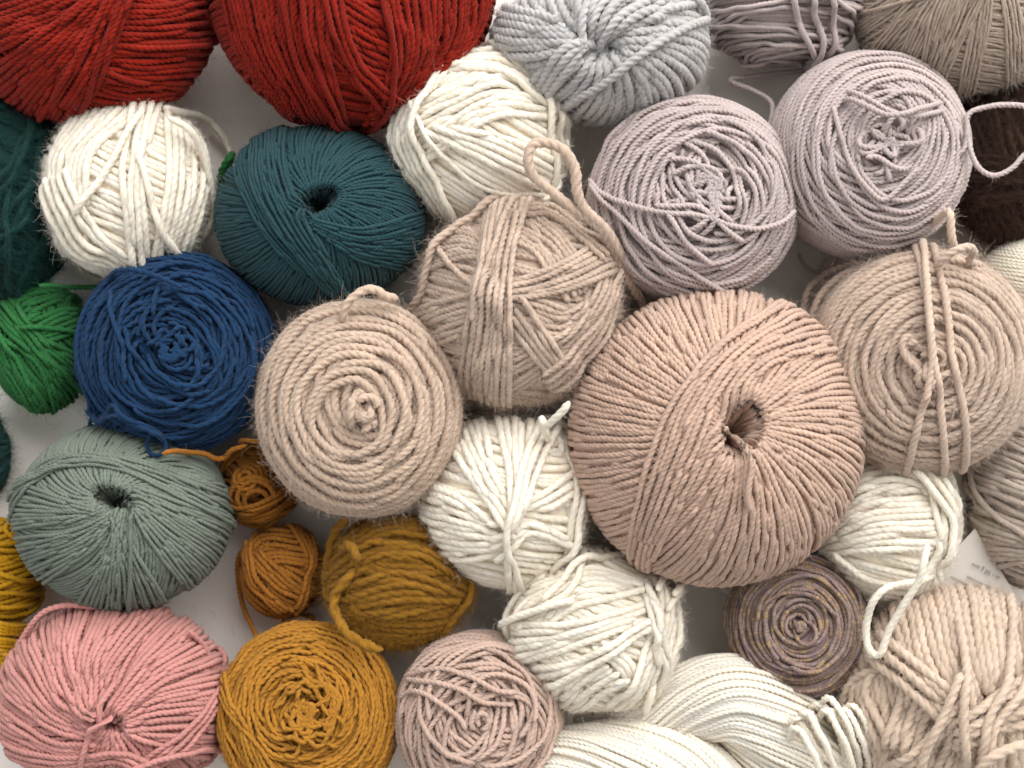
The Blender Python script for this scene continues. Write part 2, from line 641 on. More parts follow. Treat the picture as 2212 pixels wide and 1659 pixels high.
def free_yarn(g, pts, r, ply=3, pitch=3.0, wob=.15):
    P = np.array([W(*p) for p in pts])
    P[:, 2] = np.maximum(P[:, 2], r * .9)
    C = catmull(P, .62 * r)
    n = len(C)
    C = C + np.stack([snoise(n, .12) * r * wob, snoise(n, .12) * r * wob, np.zeros(n)], 1)
    Tn = nrm(np.gradient(C, axis=0))
    N = np.zeros_like(C)
    u = np.array([0, 0, 1.0])
    u = u - Tn[0] * (u @ Tn[0])
    if np.linalg.norm(u) < .05:
        u = np.array([1.0, 0, 0]) - Tn[0] * Tn[0][0]
    for i in range(n):
        u = u - Tn[i] * (u @ Tn[i]); u = u / max(1e-9, np.linalg.norm(u)); N[i] = u
    g.tube(C, N, r * (1 + .07 * snoise(n, .1)), ply, pitch, taper=1.8)


# ------------------------------------------------------------------ table
def table():
    me = bpy.data.meshes.new("table")
    s = 1.6
    me.from_pydata([(-s, -s, 0), (s, -s, 0), (s, s, 0), (-s, s, 0)], [], [(0, 1, 2, 3)])
    m = bpy.data.materials.new("white_table_paint")
    m.use_nodes = True
    nt = m.node_tree
    b = nt.nodes["Principled BSDF"]
    n = nt.nodes.new('ShaderNodeTexNoise'); n.inputs['Scale'].default_value = 9; n.inputs['Detail'].default_value = 4
    g = nt.nodes.new('ShaderNodeNewGeometry')
    nt.links.new(g.outputs['Position'], n.inputs['Vector'])
    r = nt.nodes.new('ShaderNodeValToRGB')
    r.color_ramp.elements[0].color = (.86, .83, .78, 1); r.color_ramp.elements[1].color = (.9, .875, .83, 1)
    nt.links.new(n.outputs['Fac'], r.inputs[0]); nt.links.new(r.outputs[0], b.inputs['Base Color'])
    b.inputs['Roughness'].default_value = .45
    n2 = nt.nodes.new('ShaderNodeTexNoise'); n2.inputs['Scale'].default_value = 700; n2.inputs['Detail'].default_value = 3
    nt.links.new(g.outputs['Position'], n2.inputs['Vector'])
    bu = nt.nodes.new('ShaderNodeBump'); bu.inputs['Strength'].default_value = .12; bu.inputs['Distance'].default_value = .0004
    nt.links.new(n2.outputs['Fac'], bu.inputs['Height']); nt.links.new(bu.outputs[0], b.inputs['Normal'])
    me.materials.append(m)
    o = bpy.data.objects.new("table", me)
    scene.collection.objects.link(o)
    o['kind'] = 'structure'
    o['label'] = 'smooth white table top under the yarn'


table()

# ------------------------------------------------------------------ yarn colours
M = {}
M['red'] = yarn_mat('rust_red_wool', (146, 28, 8), (66, 17, 10), .75, var=.24, tonev=.13, sheen=.08, spec=.2)
M['cream'] = yarn_mat('cream_wool', (252, 242, 225), (247, 230, 207), .5, var=.10, sheen=.3, tonev=.03, sss=.5)
M['white'] = yarn_mat('ivory_wool', (253, 243, 226), (247, 230, 206), .45, var=.10, sheen=.3, tonev=.03, sss=.5)
M['hank'] = yarn_mat('ivory_cotton', (253, 243, 227), (248, 234, 210), .3, var=.10, tonev=.03, sss=.5)
M['mohair'] = yarn_mat('dark_green_mohair', (11, 62, 59), (5, 42, 45), .6, var=.25, sheen=.1, tonev=.3)
M['teal'] = yarn_mat('teal_cotton', (22, 66, 73), (14, 48, 56), .4, var=.16, rough=.6, sheen=.1, spec=.3)
M['green'] = yarn_mat('green_wool', (46, 114, 60), (30, 88, 46), .4, var=.16, sheen=.08, spec=.2)
M['blue'] = yarn_mat('royal_blue_wool', (21, 57, 94), (12, 37, 66), .6, var=.22, sheen=.08, spec=.2)
M['grey'] = yarn_mat('pale_grey_wool', (194, 192, 192), (174, 170, 168), .4, var=.17, sheen=.3, tonev=.08, sss=.3)
M['lilac'] = yarn_mat('pale_lilac_cotton', (195, 180, 178), (174, 158, 158), .6, var=.17, rough=.6, spec=.4, tonev=.06, sss=.3)
M['lilac_dark'] = yarn_mat('dusty_lilac_wool', (186, 173, 171), (160, 145, 142), .5, var=.1, tonev=.07, sss=.3)
M['taupe'] = yarn_mat('taupe_tweed', (178, 160, 145), (132, 108, 90), .7, var=.18, tonev=.1, sss=.3)
M['brown'] = yarn_mat('dark_brown_wool', (66, 45, 34), (38, 25, 19), .6, var=.3, sheen=.06, tonev=.2)
M['beige'] = yarn_mat('beige_wool', (206, 183, 164), (182, 156, 136), .55, var=.17, tonev=.08, sheen=.3, sss=.3)
M['beige2'] = yarn_mat('oat_wool', (207, 185, 168), (182, 156, 136), .6, var=.17, tonev=.08, sheen=.3, sss=.3)
M['peach'] = yarn_mat('peach_beige_cotton', (204, 174, 156), (182, 148, 128), .45, var=.17, tonev=.08, sss=.12)
M['bulky'] = yarn_mat('pale_oat_wool', (214, 194, 175), (194, 168, 147), .55, var=.17, tonev=.08, sheen=.3, sss=.3)
M['sage'] = yarn_mat('sage_cotton', (122, 132, 121), (103, 113, 103), .4, var=.12, rough=.65, tonev=.05, sheen=.08, spec=.2)
M['amber'] = yarn_mat('amber_wool', (160, 103, 34), (124, 74, 20), .5, var=.18, sheen=.08, spec=.2)
M['mustard'] = yarn_mat('mustard_wool', (154, 110, 32), (94, 60, 15), .75, var=.24, sheen=.08, spec=.2)
M['yellow'] = yarn_mat('golden_yellow_cotton', (198, 148, 18), (170, 116, 10), .5, var=.15, rough=.55, sheen=.08, spec=.2)
M['pink'] = yarn_mat('rose_pink_cotton', (204, 145, 139), (184, 116, 110), .4, var=.12, tonev=.08, sheen=.08, spec=.2, sss=.3)
M['ochre'] = yarn_mat('ochre_wool', (180, 126, 44), (150, 97, 28), .55, var=.16, sheen=.08, spec=.2)
M['rose'] = yarn_mat('dusty_pink_wool', (203, 176, 162), (180, 148, 134), .5, var=.17, tonev=.08, sss=.3)
M['oatwhite'] = yarn_mat('pale_cream_cotton', (250, 239, 219), (244, 226, 196), .3, var=.10, tonev=.03, sss=.5)
M['walnut'] = yarn_mat('greyish_taupe_tweed', (188, 174, 162), (146, 128, 114), .6, var=.15, tonev=.08, sss=.3)
M['multi'] = yarn_mat('purple_and_gold_yarn', (120, 90, 90), var=.14, rough=.6, spec=.35, ramp=[
    (.0, (134, 112, 116)), (.2, (172, 150, 142)), (.34, (114, 92, 88)), (.48, (178, 154, 138)), (.6, (126, 104, 104)),
    (.74, (152, 122, 98)), (.9, (184, 158, 116)), (1.0, (122, 100, 96))])


def want(n):
    return ONLY is None or n in ONLY


# ------------------------------------------------------------------ top row
def red_left():
    b = Ball('yarn_ball', 'rust red yarn ball in the upper left corner above the cream ball', 'yarn ball',
             188, 15, 268, 252, .8, 11.5, M['red'], group='rust red yarn balls')
    b.rings((.15, 1, .1), .3, 2.8, tilt=.02)
    for A, B, n in (([(900, 60), (1250, 60), (1600, -40)], [(860, 330), (1200, 330), (1560, 300)], 9),
                    ([(860, 350), (1200, 360), (1560, 330)], [(760, 560), (1100, 600), (1480, 560)], 7),
                    ([(780, 540), (1100, 640), (1470, 620)], [(640, 740), (900, 800), (1250, 780)], 8)):
        b.band(T(0, 0, A), T(0, 0, B), n, jit=2.0)
    b.band(T(0, 0, [(700, -200), (300, -120), (-300, 60)]), T(0, 0, [(800, 0), (400, 200), (-100, 420)]), 13, jit=2.0)
    b.band(T(0, 0, [(800, -100), (450, 180), (-60, 520)]), T(0, 0, [(900, 40), (560, 460), (260, 920)]), 18, jit=2.0)
    b.band(T(0, 0, [(860, -60), (600, 420), (300, 900)]), T(0, 0, [(980, -40), (780, 420), (560, 850)]), 9, jit=2.0)
    b.band(T(0, 0, [(960, -60), (800, 330), (640, 800)]), T(0, 0, [(1060, -60), (900, 250), (700, 700)]), 4, jit=2.0)
    b.fuzz(3900, 0.0064, .00006)
    b.tail([(440, 20, .05), (452, 45, .045), (456, 60, .04), (448, 75, .035)], r=b.r * .8)
    b.done()


def red_right():
    b = Ball('yarn_ball', 'rust red yarn ball with strands running down to a point, above the teal ball', 'yarn ball',
             760, -42, 308, 318, .72, 11.5, M['red'], group='rust red yarn balls')
    b.rings((.1, 1, 0), .3, 2.8, tilt=.02)
    b.band(T(1, 0, [(700, -80), (900, 60), (1150, 200)]), T(1, 0, [(760, 560), (900, 700), (1060, 760)]), 14, jit=2.5, ext=.3)
    b.band(T(1, 0, [(-200, -50), (-60, 400), (330, 940)]), T(1, 0, [(640, -80), (640, 350), (790, 960)]), 27, jit=2.5, ext=(.9, .35))
    b.band(T(1, 0, [(1900, -100), (1780, 330), (1300, 720)]), T(1, 0, [(1060, -80), (1130, 450), (960, 960)]), 26, jit=2.5, ext=(.9, .35))
    b.band(T(1, 0, [(600, -100), (690, 260), (830, 560), (1000, 760)]), T(1, 0, [(720, -100), (770, 240), (900, 500), (1060, 650)]), 3, jit=2.5, ext=.2)
    b.path(T(1, 0, [(450, -60), (520, 400), (720, 900)]))
    b.path(T(1, 0, [(290, -60), (420, 520), (700, 940)]))
    b.path(T(1, 0, [(1040, -60), (1140, 450), (1090, 800), (1000, 960)]))
    b.fuzz(3900, 0.0064, .00006)
    b.done()


def grey_bulky():
    b = Ball('yarn_ball', 'pale grey chunky yarn ball with one thick strand laid across its dimpled top', 'yarn ball',
             1300, 105, 236, 168, 1.0, 16.5, M['grey'], axpx=(1290, 92), dimple=(.35, .22, 3), ply=33, pitch=2.6, shrink=1.0)
    b.dive(46, (.08, .3), swirl=.7)
    b.band(T(2, 0, [(60, 40), (300, 100), (560, 170)]), T(2, 0, [(60, 430), (330, 430), (700, 360)]), 6, jit=2, ext=(.9, .0))
    b.band(T(2, 0, [(480, 660), (640, 450), (820, 180), (1050, -60)]), T(2, 0, [(360, 600), (520, 380), (640, 150), (700, -60)]), 4, jit=2)
    b.band(T(2, 0, [(780, 240), (1050, 90), (1350, -60)]), T(2, 0, [(850, 300), (1150, 170), (1600, 60)]), 4, jit=2, ext=(.1, .9))
    b.path(T(2, 0, [(1720, 150), (1420, 250), (1150, 420), (880, 630), (520, 850)]), ext=.5)
    b.fuzz(10800, 0.0064, .00006)
    b.done()


def lilac_small():
    b = Ball('yarn_ball', 'small dusty lilac ball of loose strands at the top edge between grey and taupe balls', 'yarn ball',
             1688, 10, 166, 126, 1.0, 9, M['lilac_dark'], ply=4, pitch=4)
    b.rings((.05, 1, .15), .5, 2.7, tilt=.06, gap=1.2)
    b.rings((-.1, 1, .0), .5, 2.7, tilt=.13, gap=1.7, order='rand', noise=.4, mess=True)
    b.rings((.3, .8, .3), .5, 2.7, tilt=.2, gap=6, order='rand', noise=.4, mess=True)
    for p in ([(420, -60), (480, 150), (560, 330), (640, 500)], [(570, -60), (590, 90), (650, 250), (620, 360)],
              [(680, -40), (735, 130), (720, 280), (650, 400)]):
        b.path(T(3, 0, p), ext=.3, r=b.r * 1.35, sq=1)
    b.fuzz(1300, 0.0048, .00006)
    b.done()


def taupe_top():
    b = Ball('yarn_ball', 'taupe tweed yarn ball in the upper right corner with bands of thin strands', 'yarn ball',
             2072, 0, 226, 206, .8, 6.2, M['taupe'], ply=4, pitch=4)
    b.rings((.15, 1, .2), .4, 2.7, tilt=.02, gap=1.0, noise=.3)
    c = T(3, 0, [(1850, -100)])[0]
    for (x0, y0, x1, y1, n) in ((950, 100, 1050, 420, 16), (1080, 300, 1250, 560, 16), (1250, 450, 1450, 640, 14),
                               (1730, 640, 1830, 720, 8), (2000, 640, 2130, 620, 8), (1420, 560, 1560, 690, 9)):
        A = T(3, 0, [(1640, -160), ((1640 + x0) / 2 - 20, (y0 - 160) / 2 - 60), (x0, y0)])
        B = T(3, 0, [(1950, -160), ((1950 + x1) / 2 + 20, (y1 - 160) / 2 - 20), (x1, y1)])
        if x0 > 1700:
            A = T(3, 0, [(1880, -160), (1800, 250), (x0, y0)])
            B = T(3, 0, [(1980, -160), (1930, 250), (x1, y1)])
        if x0 > 1900:
            A = T(3, 0, [(2020, -160), (2080, 250), (2090, 650)])
            B = T(3, 0, [(2150, -160), (2220, 250), (2230, 600)])
        b.band(A, B, n, jit=2.0, shuffle=True, ext=.4)
    b.path(T(3, 0, [(1500, -40), (1200, 40), (930, 110)]), r=b.r * 1.2)
    b.fuzz(10800, 0.0064, .00006)
    b.done()


# ------------------------------------------------------------------ upper middle
def cream_left():
    b = Ball('yarn_ball', 'cream white yarn ball below the left red ball with strands wrapped downwards', 'yarn ball',
             277, 412, 180, 188, .92, 13.5, M['cream'], ply=34, pitch=3.2, group='cream white yarn balls')
    b.rings((.45, .9, .1), .3, 2.8, tilt=.04)
    b.band(T(0, 0, [(560, 900), (370, 1250), (400, 1760)]), T(0, 0, [(1060, 860), (700, 1180), (620, 1650), (700, 1900)][0:1] + [(700, 1180), (640, 1640)]), 8, ext=(.8, .5))
    b.band(T(0, 0, [(420, 1650), (560, 1900), (820, 2040)]), T(0, 0, [(620, 1560), (760, 1790), (960, 1950)]), 4, ext=.4)
    b.band(T(0, 0, [(1520, 980), (1600, 1400), (1420, 1980)]), T(0, 0, [(1290, 860), (1300, 1350), (1180, 1990)]), 7)
    b.band(T(0, 0, [(1010, 880), (950, 1300), (965, 1650), (1020, 2020)]), T(0, 0, [(1200, 850), (1110, 1300), (1110, 1650), (1120, 2000)]), 4)
    b.path(T(0, 0, [(1020, 980), (860, 1240), (660, 1540)]), ext=.2)
    b.path(T(0, 0, [(1140, 1460), (1230, 1750), (1380, 1980)]), ext=.4)
    b.tail([(*T(0, 0, [(1250, 830)])[0], .045), (*T(0, 0, [(1560, 900)])[0], .016), (*T(0, 0, [(1700, 1040)])[0], .01),
            (*T(0, 0, [(1770, 1180)])[0], .008), (*T(0, 0, [(1790, 1300)])[0], .008)])
    b.tail([(*T(0, 0, [(1280, 900)])[0], .062), (*T(0, 0, [(1430, 980)])[0], .058), (*T(0, 0, [(1550, 1150)])[0], .05),
            (*T(0, 0, [(1600, 1350)])[0], .044), (*T(0, 0, [(1640, 1620)])[0], .034), (*T(0, 0, [(1570, 1800)])[0], .03),
            (*T(0, 0, [(1440, 1930)])[0], .025)])
    b.tail([(*T(0, 1, [(560, 480)])[0], .012), (*T(0, 1, [(590, 620)])[0], .008), (*T(0, 1, [(700, 715)])[0], .008),
            (*T(0, 1, [(880, 745)])[0], .008), (*T(0, 1, [(1050, 740)])[0], .008)])
    b.tail([(*T(0, 1, [(600, 500)])[0], .03), (*T(0, 1, [(680, 590)])[0], .022), (*T(0, 1, [(800, 660)])[0], .02),
            (*T(0, 1, [(1000, 690)])[0], .02)])
    b.fuzz(18000, 0.0056, .00006)
    b.done()


def cream_top():
    b = Ball('yarn_ball', 'cream white yarn ball touching the right red ball with one thin strand sagging across it', 'yarn ball',
             1034, 300, 180, 178, .95, 13.5, M['cream'], ply=34, pitch=3.2, group='cream white yarn balls')
    b.rings((.5, .8, .2), .3, 2.8, tilt=.05)
    b.band(T(1, 0, [(1160, 900), (1400, 700), (1800, 450)]), T(1, 0, [(1300, 1000), (1500, 800), (1900, 620)]), 6)
    b.band(T(1, 0, [(1500, 1150), (1900, 900), (2400, 900)]), T(1, 0, [(1600, 700), (1950, 600), (2350, 760)]), 8)
    b.band(T(1, 0, [(1550, 1080), (1900, 1250), (2250, 1430)]), T(1, 0, [(1700, 1000), (2000, 1060), (2350, 1220)]), 5, ext=.3)
    b.band(T(1, 0, [(1560, 560), (1330, 900), (1330, 1250), (1560, 1640)]), T(1, 0, [(1250, 800), (1180, 1050), (1250, 1300), (1420, 1600)]), 6)
    b.band(T(1, 0, [(1650, 430), (2000, 430), (2260, 650)]), T(1, 0, [(1500, 560), (1900, 560), (2300, 800)]), 5)
    b.band(T(2, 0, [(160, 480), (420, 720), (540, 1050)]), T(2, 0, [(60, 440), (360, 700), (470, 1000)]), 2)
    b.path(T(1, 0, [(1400, 980), (1500, 1170), (1740, 1400), (2000, 1500), (2330, 1470)]), ext=.3, r=b.r * .7, sq=1)
    b.path(T(2, 0, [(560, 1180), (540, 1320), (440, 1430)]), ext=.2, r=b.r * .75, sq=1)
    b.path(T(1, 0, [(1460, 700), (1350, 1000), (1420, 1300), (1600, 1640)]), ext=.4, sq=1)
    b.fuzz(18000, 0.0056, .00006)
    b.done()


def mohair_green():
    b = Ball('yarn_ball', 'fuzzy dark green mohair ball at the left edge above the green ball', 'yarn ball',
             8, 432, 128, 208, .95, 10, M['mohair'], ply=4, pitch=4)
    b.rings((.5, .9, .3), .2, 2.8, tilt=.15, gap=1.0, noise=.4)
    b.rings((-.6, .6, .3), .2, 2.8, tilt=.3, gap=3, noise=.4, order='rand', mess=True)
    b.fuzz(70000, .0045, .00008, lift=.7)
    b.done()
    b = Ball('yarn_ball', 'dusty teal mohair ball just showing at the left edge below the green ball', 'yarn ball',
             -60, 985, 74, 110, .95, 10, M['mohair'], ply=4, pitch=4)
    b.rings((.5, .9, .3), .2, 2.8, tilt=.15, gap=1.0, noise=.4)
    b.fuzz(6000, .006, .00005, lift=.8)
    b.done()


def teal():
    b = Ball('yarn_ball', 'dark teal yarn ball with a deep hole in the centre beside the cream ball', 'yarn ball',
             690, 469, 222, 192, .9, 7.6, M['teal'], axpx=(684, 432), dimple=(.94, .16, 7, 1.7, 35), ply=3, pitch=3.4)
    b.dive(120, (.09, .13), swirl=.45)
    b.band(T(1, 0, [(-20, 1500), (150, 1800), (420, 2080), (600, 2190)]), T(1, 0, [(280, 1000), (330, 1330), (470, 1680), (760, 2190)]), 17, jit=1.2)
    b.band(T(1, 0, [(460, 1660), (900, 1760), (1320, 1640)]), T(1, 0, [(520, 1760), (850, 1980), (1150, 2080)]), 14, jit=1.2, ext=(.0, .7))
    b.band(T(1, 0, [(60, 1080), (60, 1400), (230, 1760), (560, 2140)]), T(1, 0, [(310, 1000), (300, 1260), (430, 1640), (740, 2190)]), 12, jit=1.2)
    b.fuzz(1040, 0.0048, .00006)
    b.done()


def lilac_mid():
    b = Ball('yarn_cake', 'pale lilac yarn cake in the middle of the upper half with untidy strands inside', 'yarn cake',
             1490, 438, 217, 210, .84, 10, M['lilac'], axpx=(1520, 402), p=2.25, dimple=(.12, .3, 3), pitch=2.6,
             group='pale lilac yarn cakes')
    b.rings(th0=.28, th1=2.3, tilt=.02, order='in', noise=.2)
    b.squiggle(16, .3, .7)
    b.rings(b.ax + .22 * b.e1 + .1 * b.e2, .3, 1.25, tilt=.03, gap=.9, noise=.3)
    b.rings(b.ax - .2 * b.e1 - .05 * b.e2, .35, 1.0, tilt=.05, gap=.95, noise=.3)
    b.rings(b.ax + .1 * b.e1 - .2 * b.e2, .75, 1.35, tilt=.04, gap=.95, noise=.3)
    b.wander(5, .3, (.3, .8))
    b.squiggle(6, .12, 0.88)
    b.path(T(2, 0, [(1360, 1340), (1500, 1250), (1680, 1240), (1810, 1330), (1790, 1450), (1700, 1520), (1740, 1640), (1850, 1720)]), ext=0, sq=1)
    b.path(T(2, 1, [(870, 10), (950, 90), (1150, 165), (1500, 260), (1900, 325), (2100, 290), (2215, 220)]), ext=.1, sq=1, wmax=16, sm=25)
    b.path(T(2, 1, [(1340, 180), (1600, 240), (1850, 380)]), ext=.1, sq=1)
    b.path(T(2, 1, [(970, 150), (1250, 420), (1500, 600), (1760, 740)]), ext=.3)
    b.path(T(2, 1, [(1390, 280), (1500, 420), (1640, 530)]), ext=.1)
    b.tail([(*T(2, 0, [(1000, 1000)])[0], .055), (*T(2, 0, [(900, 1170)])[0], .045), (*T(2, 0, [(780, 1340)])[0], .035),
            (*T(2, 0, [(720, 1450)])[0], .03), (*T(2, 0, [(680, 1560)])[0], .022)])
    b.fuzz(1820, 0.0048, .00006)
    b.done()


def lilac_right():
    b = Ball('yarn_cake', 'pale lilac yarn cake at upper right with two loose strands across its hollow middle', 'yarn cake',
             1866, 341, 205, 214, .88, 10, M['lilac'], axpx=(1918, 297), p=2.2, dimple=(.25, .24, 3), pitch=2.6,
             group='pale lilac yarn cakes')
    b.rings(th0=.1, th1=2.3, tilt=.015, order='in')
    b.rings(b.ax - .12 * b.e1 + .1 * b.e2, .42, 1.3, tilt=.02, gap=.9, noise=.25)
    b.rings(b.ax + .12 * b.e1 - .1 * b.e2, .5, 1.1, tilt=.05, gap=.95, noise=.3)
    b.squiggle(16, .26, .7)
    for ch in (((780, 790, .052), (805, 730, .062), (880, 700, .069), (1020, 760, .075), (1180, 850, .078), (1350, 890, .077), (1500, 870, .072), (1600, 850, .062), (1640, 850, .054)),
               ((750, 860, .052), (790, 800, .063), (870, 758, .071), (1000, 808, .077), (1150, 880, .081), (1290, 872, .082), (1400, 835, .078), (1540, 800, .069), (1600, 790, .058))):
        b.tail([(*T(3, 0, [c[:2]])[0], c[2]) for c in ch], part='chord_strand')
    b.path(T(3, 0, [(940, 1240), (1080, 1290), (1200, 1330), (1330, 1300)]), ext=.0, sq=1)
    b.path(T(3, 0, [(760, 830), (820, 1100), (900, 1300), (1080, 1500), (1170, 1490), (1400, 1280)]), ext=.0)
    # loop on the brown ball, small tail at upper left, tail below
    z = .062
    b.tail([(*T(3, 0, [(1560, 690)])[0], .05), (*T(3, 0, [(1640, 800)])[0], .05), (*T(3, 0, [(1730, 900)])[0], .054)], r=b.r * .75)
    b.tail([(*T(3, 0, [p])[0], z) for p in ((1690, 1200), (1755, 1130), (1775, 980), (1770, 900), (1830, 845), (2000, 810), (2212, 815),
                                            (2400, 900), (2380, 1080), (2212, 1190), (2120, 1290), (1980, 1345), (1860, 1280), (1800, 1150),
                                            (1760, 1000))])
    b.tail([(*T(2, 0, [p])[0], zz) for p, zz in (((2420, 545), .016), ((2200, 560), .018), ((1990, 590), .02), (( 1850, 605), .022),
                                                 ((1870, 640), .024), ((1990, 680), .026), ((2110, 740), .028), ((2165, 800), .03),
                                                 ((2160, 900), .034), ((2130, 1000), .038))], r=b.r)
    b.tail([(*T(3, 1, [p])[0], zz) for p, zz in (((420, 350), .03), ((560, 450), .018), ((700, 510), .015), ((850, 545), .016), ((1050, 560), .02))], r=b.r * .85)
    b.tail([(*T(3, 1, [p])[0], zz) for p, zz in (((480, 525), .01), ((530, 620), .01), ((600, 670), .012), ((700, 650), .014), ((790, 560), .018))], r=b.r * .8)
    b.tail([(*T(3, 1, [p])[0], zz) for p, zz in (((640, 650), .01), ((680, 590), .012), ((760, 530), .016), ((800, 500), .02))], r=b.r * .8)
    b.fuzz(1820, 0.0048, .00006)
    b.done()


def brown():
    b = Ball('yarn_ball', 'dark brown woolly ball at the right edge with a lilac loop lying on it', 'yarn ball',
             2200, 352, 142, 168, .62, 13, M['brown'], ply=2, pitch=3)
    b.rings((.5, .7, .4), .2, 2.8, tilt=.05, gap=.8, noise=.4, hn=.4)
    b.rings((.7, .3, .3), .3, 2.6, tilt=.08, gap=.9, noise=.4, hn=.4)
    b.band(T(3, 0, [(1700, 1300), (1950, 1200), (2300, 1250)]), T(3, 0, [(1700, 1600), (1950, 1560), (2300, 1500)]), 8, noise=.4)
    b.fuzz(57600, 0.0080, .00006)
    b.done()


def cream_edge():
    b = Ball('yarn_ball', 'pale cream ball of fine yarn half cut off at the right edge', 'yarn ball',
             2235, 604, 116, 92, 1.0, 9, M['oatwhite'], pitch=3)
    b.rings((.25, 1, .1), .3, 2.8, tilt=.01)
    b.fuzz(780, 0.0048, .00006)
    b.done()


# ------------------------------------------------------------------ middle
def beige_cross():
    b = Ball('yarn_ball', 'beige yarn ball in the centre wound criss-cross with a double loop at its top right', 'yarn ball',
             1124, 655, 217, 220, .88, 11.5, M['beige2'], ply=3, pitch=3.0)
    b.rings((.2, 1, .1), .3, 2.8, tilt=.03)
    b.band(T(1, 1, [(1480, 620), (1640, 560), (1840, 560)]), T(1, 1, [(1560, 320), (1700, 340), (1850, 420)]), 8, ext=.3)
    b.band(T(2, 1, [(130, 420), (330, 500), (480, 700)]), T(2, 1, [(420, 260), (560, 400), (680, 560)]), 9, ext=.3)
    b.band(T(2, 1, [(250, 1060), (500, 1150), (640, 1080)]), T(2, 1, [(420, 900), (600, 950), (720, 900)]), 5, ext=.3)
    b.band(T(2, 1, [(900, 860), (650, 1250), (350, 1500)]), T(2, 1, [(780, 820), (620, 1080), (300, 1250)]), 6, ext=.5)
    b.band(T(1, 1, [(1330, 960), (1530, 880), (1780, 820)]), T(1, 1, [(1420, 1240), (1560, 1180), (1720, 1130)]), 8, ext=(.6, .1))
    b.band(T(2, 1, [(120, 760), (500, 640), (820, 450)]), T(2, 1, [(150, 880), (500, 830), (920, 680)]), 6, ext=(.1, .6))
    b.band(T(2, 1, [(380, 1060), (500, 1250), (640, 1480)]), T(2, 1, [(290, 1250), (420, 1400), (600, 1530)]), 4, ext=.3)
    b.band(T(2, 1, [(950, 700), (850, 1000), (640, 1240)]), T(2, 1, [(1000, 850), (900, 1150), (700, 1400)]), 4, ext=.4)
    b.band(T(2, 1, [(300, 180), (500, 170), (760, 380)]), T(2, 1, [(280, 250), (500, 250), (700, 420)]), 3, ext=.3)
    b.path(T(1, 1, [(1540, 560), (1640, 680), (1790, 790)]), ext=.3, sq=1)
    b.band(T(1, 1, [(2190, 130), (2060, 500), (2040, 900), (2020, 1560)]), T(1, 1, [(1880, 190), (1790, 750), (1700, 1130), (1640, 1450)]), 7, jit=2.5)
    b.band(T(1, 1, [(1900, 190), (1860, 480), (1800, 800)]), T(1, 1, [(2080, 200), (1960, 420), (1880, 640)]), 2, jit=2.5, ext=.3)
    b.path(T(1, 1, [(1900, 180), (1620, 360), (1430, 640), (1330, 900)]), ext=.3, r=b.r * 1.35, sq=1)
    zs = (.03, .046, .056, .064, .069, .074, .077, .079, .079, .078, .077, .075, .073, .069, .064, .052, .03)
    ps = ((1210, 960), (1080, 770), (960, 520), (860, 340), (620, 170), (440, 30), (330, -60), (285, -180), (320, -290), (420, -320),
          (560, -270), (650, -130), (670, 40), (730, 190), (880, 340), (1060, 640), (1180, 900))
    b.tail([(*T(2, 1, [p])[0], z) for p, z in zip(ps, zs)], r=b.r * 1.65, ply=33, pitch=2.6)
    b.tail([(*T(2, 2, [p])[0], z) for p, z in (((-600, 370), .012), ((-300, 355), .012), ((0, 330), .014), ((250, 270), .018), ((420, 230), .02))], r=b.r * 1.3, ply=33, pitch=2.6)
    b.fuzz(19800, 0.0080, .00006)
    b.done()


def beige_cake():
    b = Ball('yarn_cake', 'beige chunky yarn cake wound in a neat spiral with a short end on top', 'yarn cake',
             778, 877, 220, 237, .86, 15, M['beige'], axpx=(775, 880), p=2.6, dimple=(.06, .3, 2), ply=33, pitch=2.7, shrink=1.9)
    b.rings(th0=.08, th1=2.3, tilt=.02, gap=.8, order='in', noise=.2)
    b.rings(b.ax + .1 * b.e1 + .06 * b.e2, .1, 1.3, tilt=.025, gap=.82, noise=.45, hn=.15)
    b.rings(b.ax - .04 * b.e1 - .07 * b.e2, .35, 1.2, tilt=.025, gap=.84, noise=.45, hn=.15)
    b.squiggle(7, .16, .5)
    b.tail([(*T(1, 1, [p])[0], z) for p, z in (((775, 1090), .064), ((755, 1000), .069), ((790, 900), .071), ((900, 815), .071),
                                             ((1000, 810), .069), ((1080, 860), .066), ((1180, 880), .061))], r=b.r * 1.1, pitch=3.2)
    b.fuzz(19800, 0.0080, .00006)
    b.done()


def peach():
    b = Ball('yarn_ball', 'largest ball, peach beige yarn with a dark hole and a broad band across it', 'yarn ball',
             1546, 944, 314, 317, .78, 11.5, M['peach'], axpx=(1602, 922), dimple=(.94, .165, 7, 1.3, 70), pitch=3.0)
    b.dive(130, (.09, .13), swirl=.3, noise=.2)
    b.band([(1678, 654), (1553, 746), (1454, 867), (1403, 991), (1371, 1099), (1360, 1176)], [(1772, 759), (1665, 785), (1609, 858), (1560, 952), (1484, 1077), (1420, 1202)], 15, jit=2.5, ext=(.6, .6))
    b.path(T(2, 2, [(1700, 420), (1790, 520), (1850, 590), (1960, 570), (2010, 560), (2000, 640), (1970, 800), (1960, 950), (1990, 1080)]), ext=.0, sq=1.1, cap=.01)
    b.path(T(2, 2, [(1980, 560), (2020, 620), (1990, 800), (1960, 960), (1995, 1090)]), ext=.0, sq=1.1)
    b.fuzz(3900, 0.0048, .00006)
    b.done()


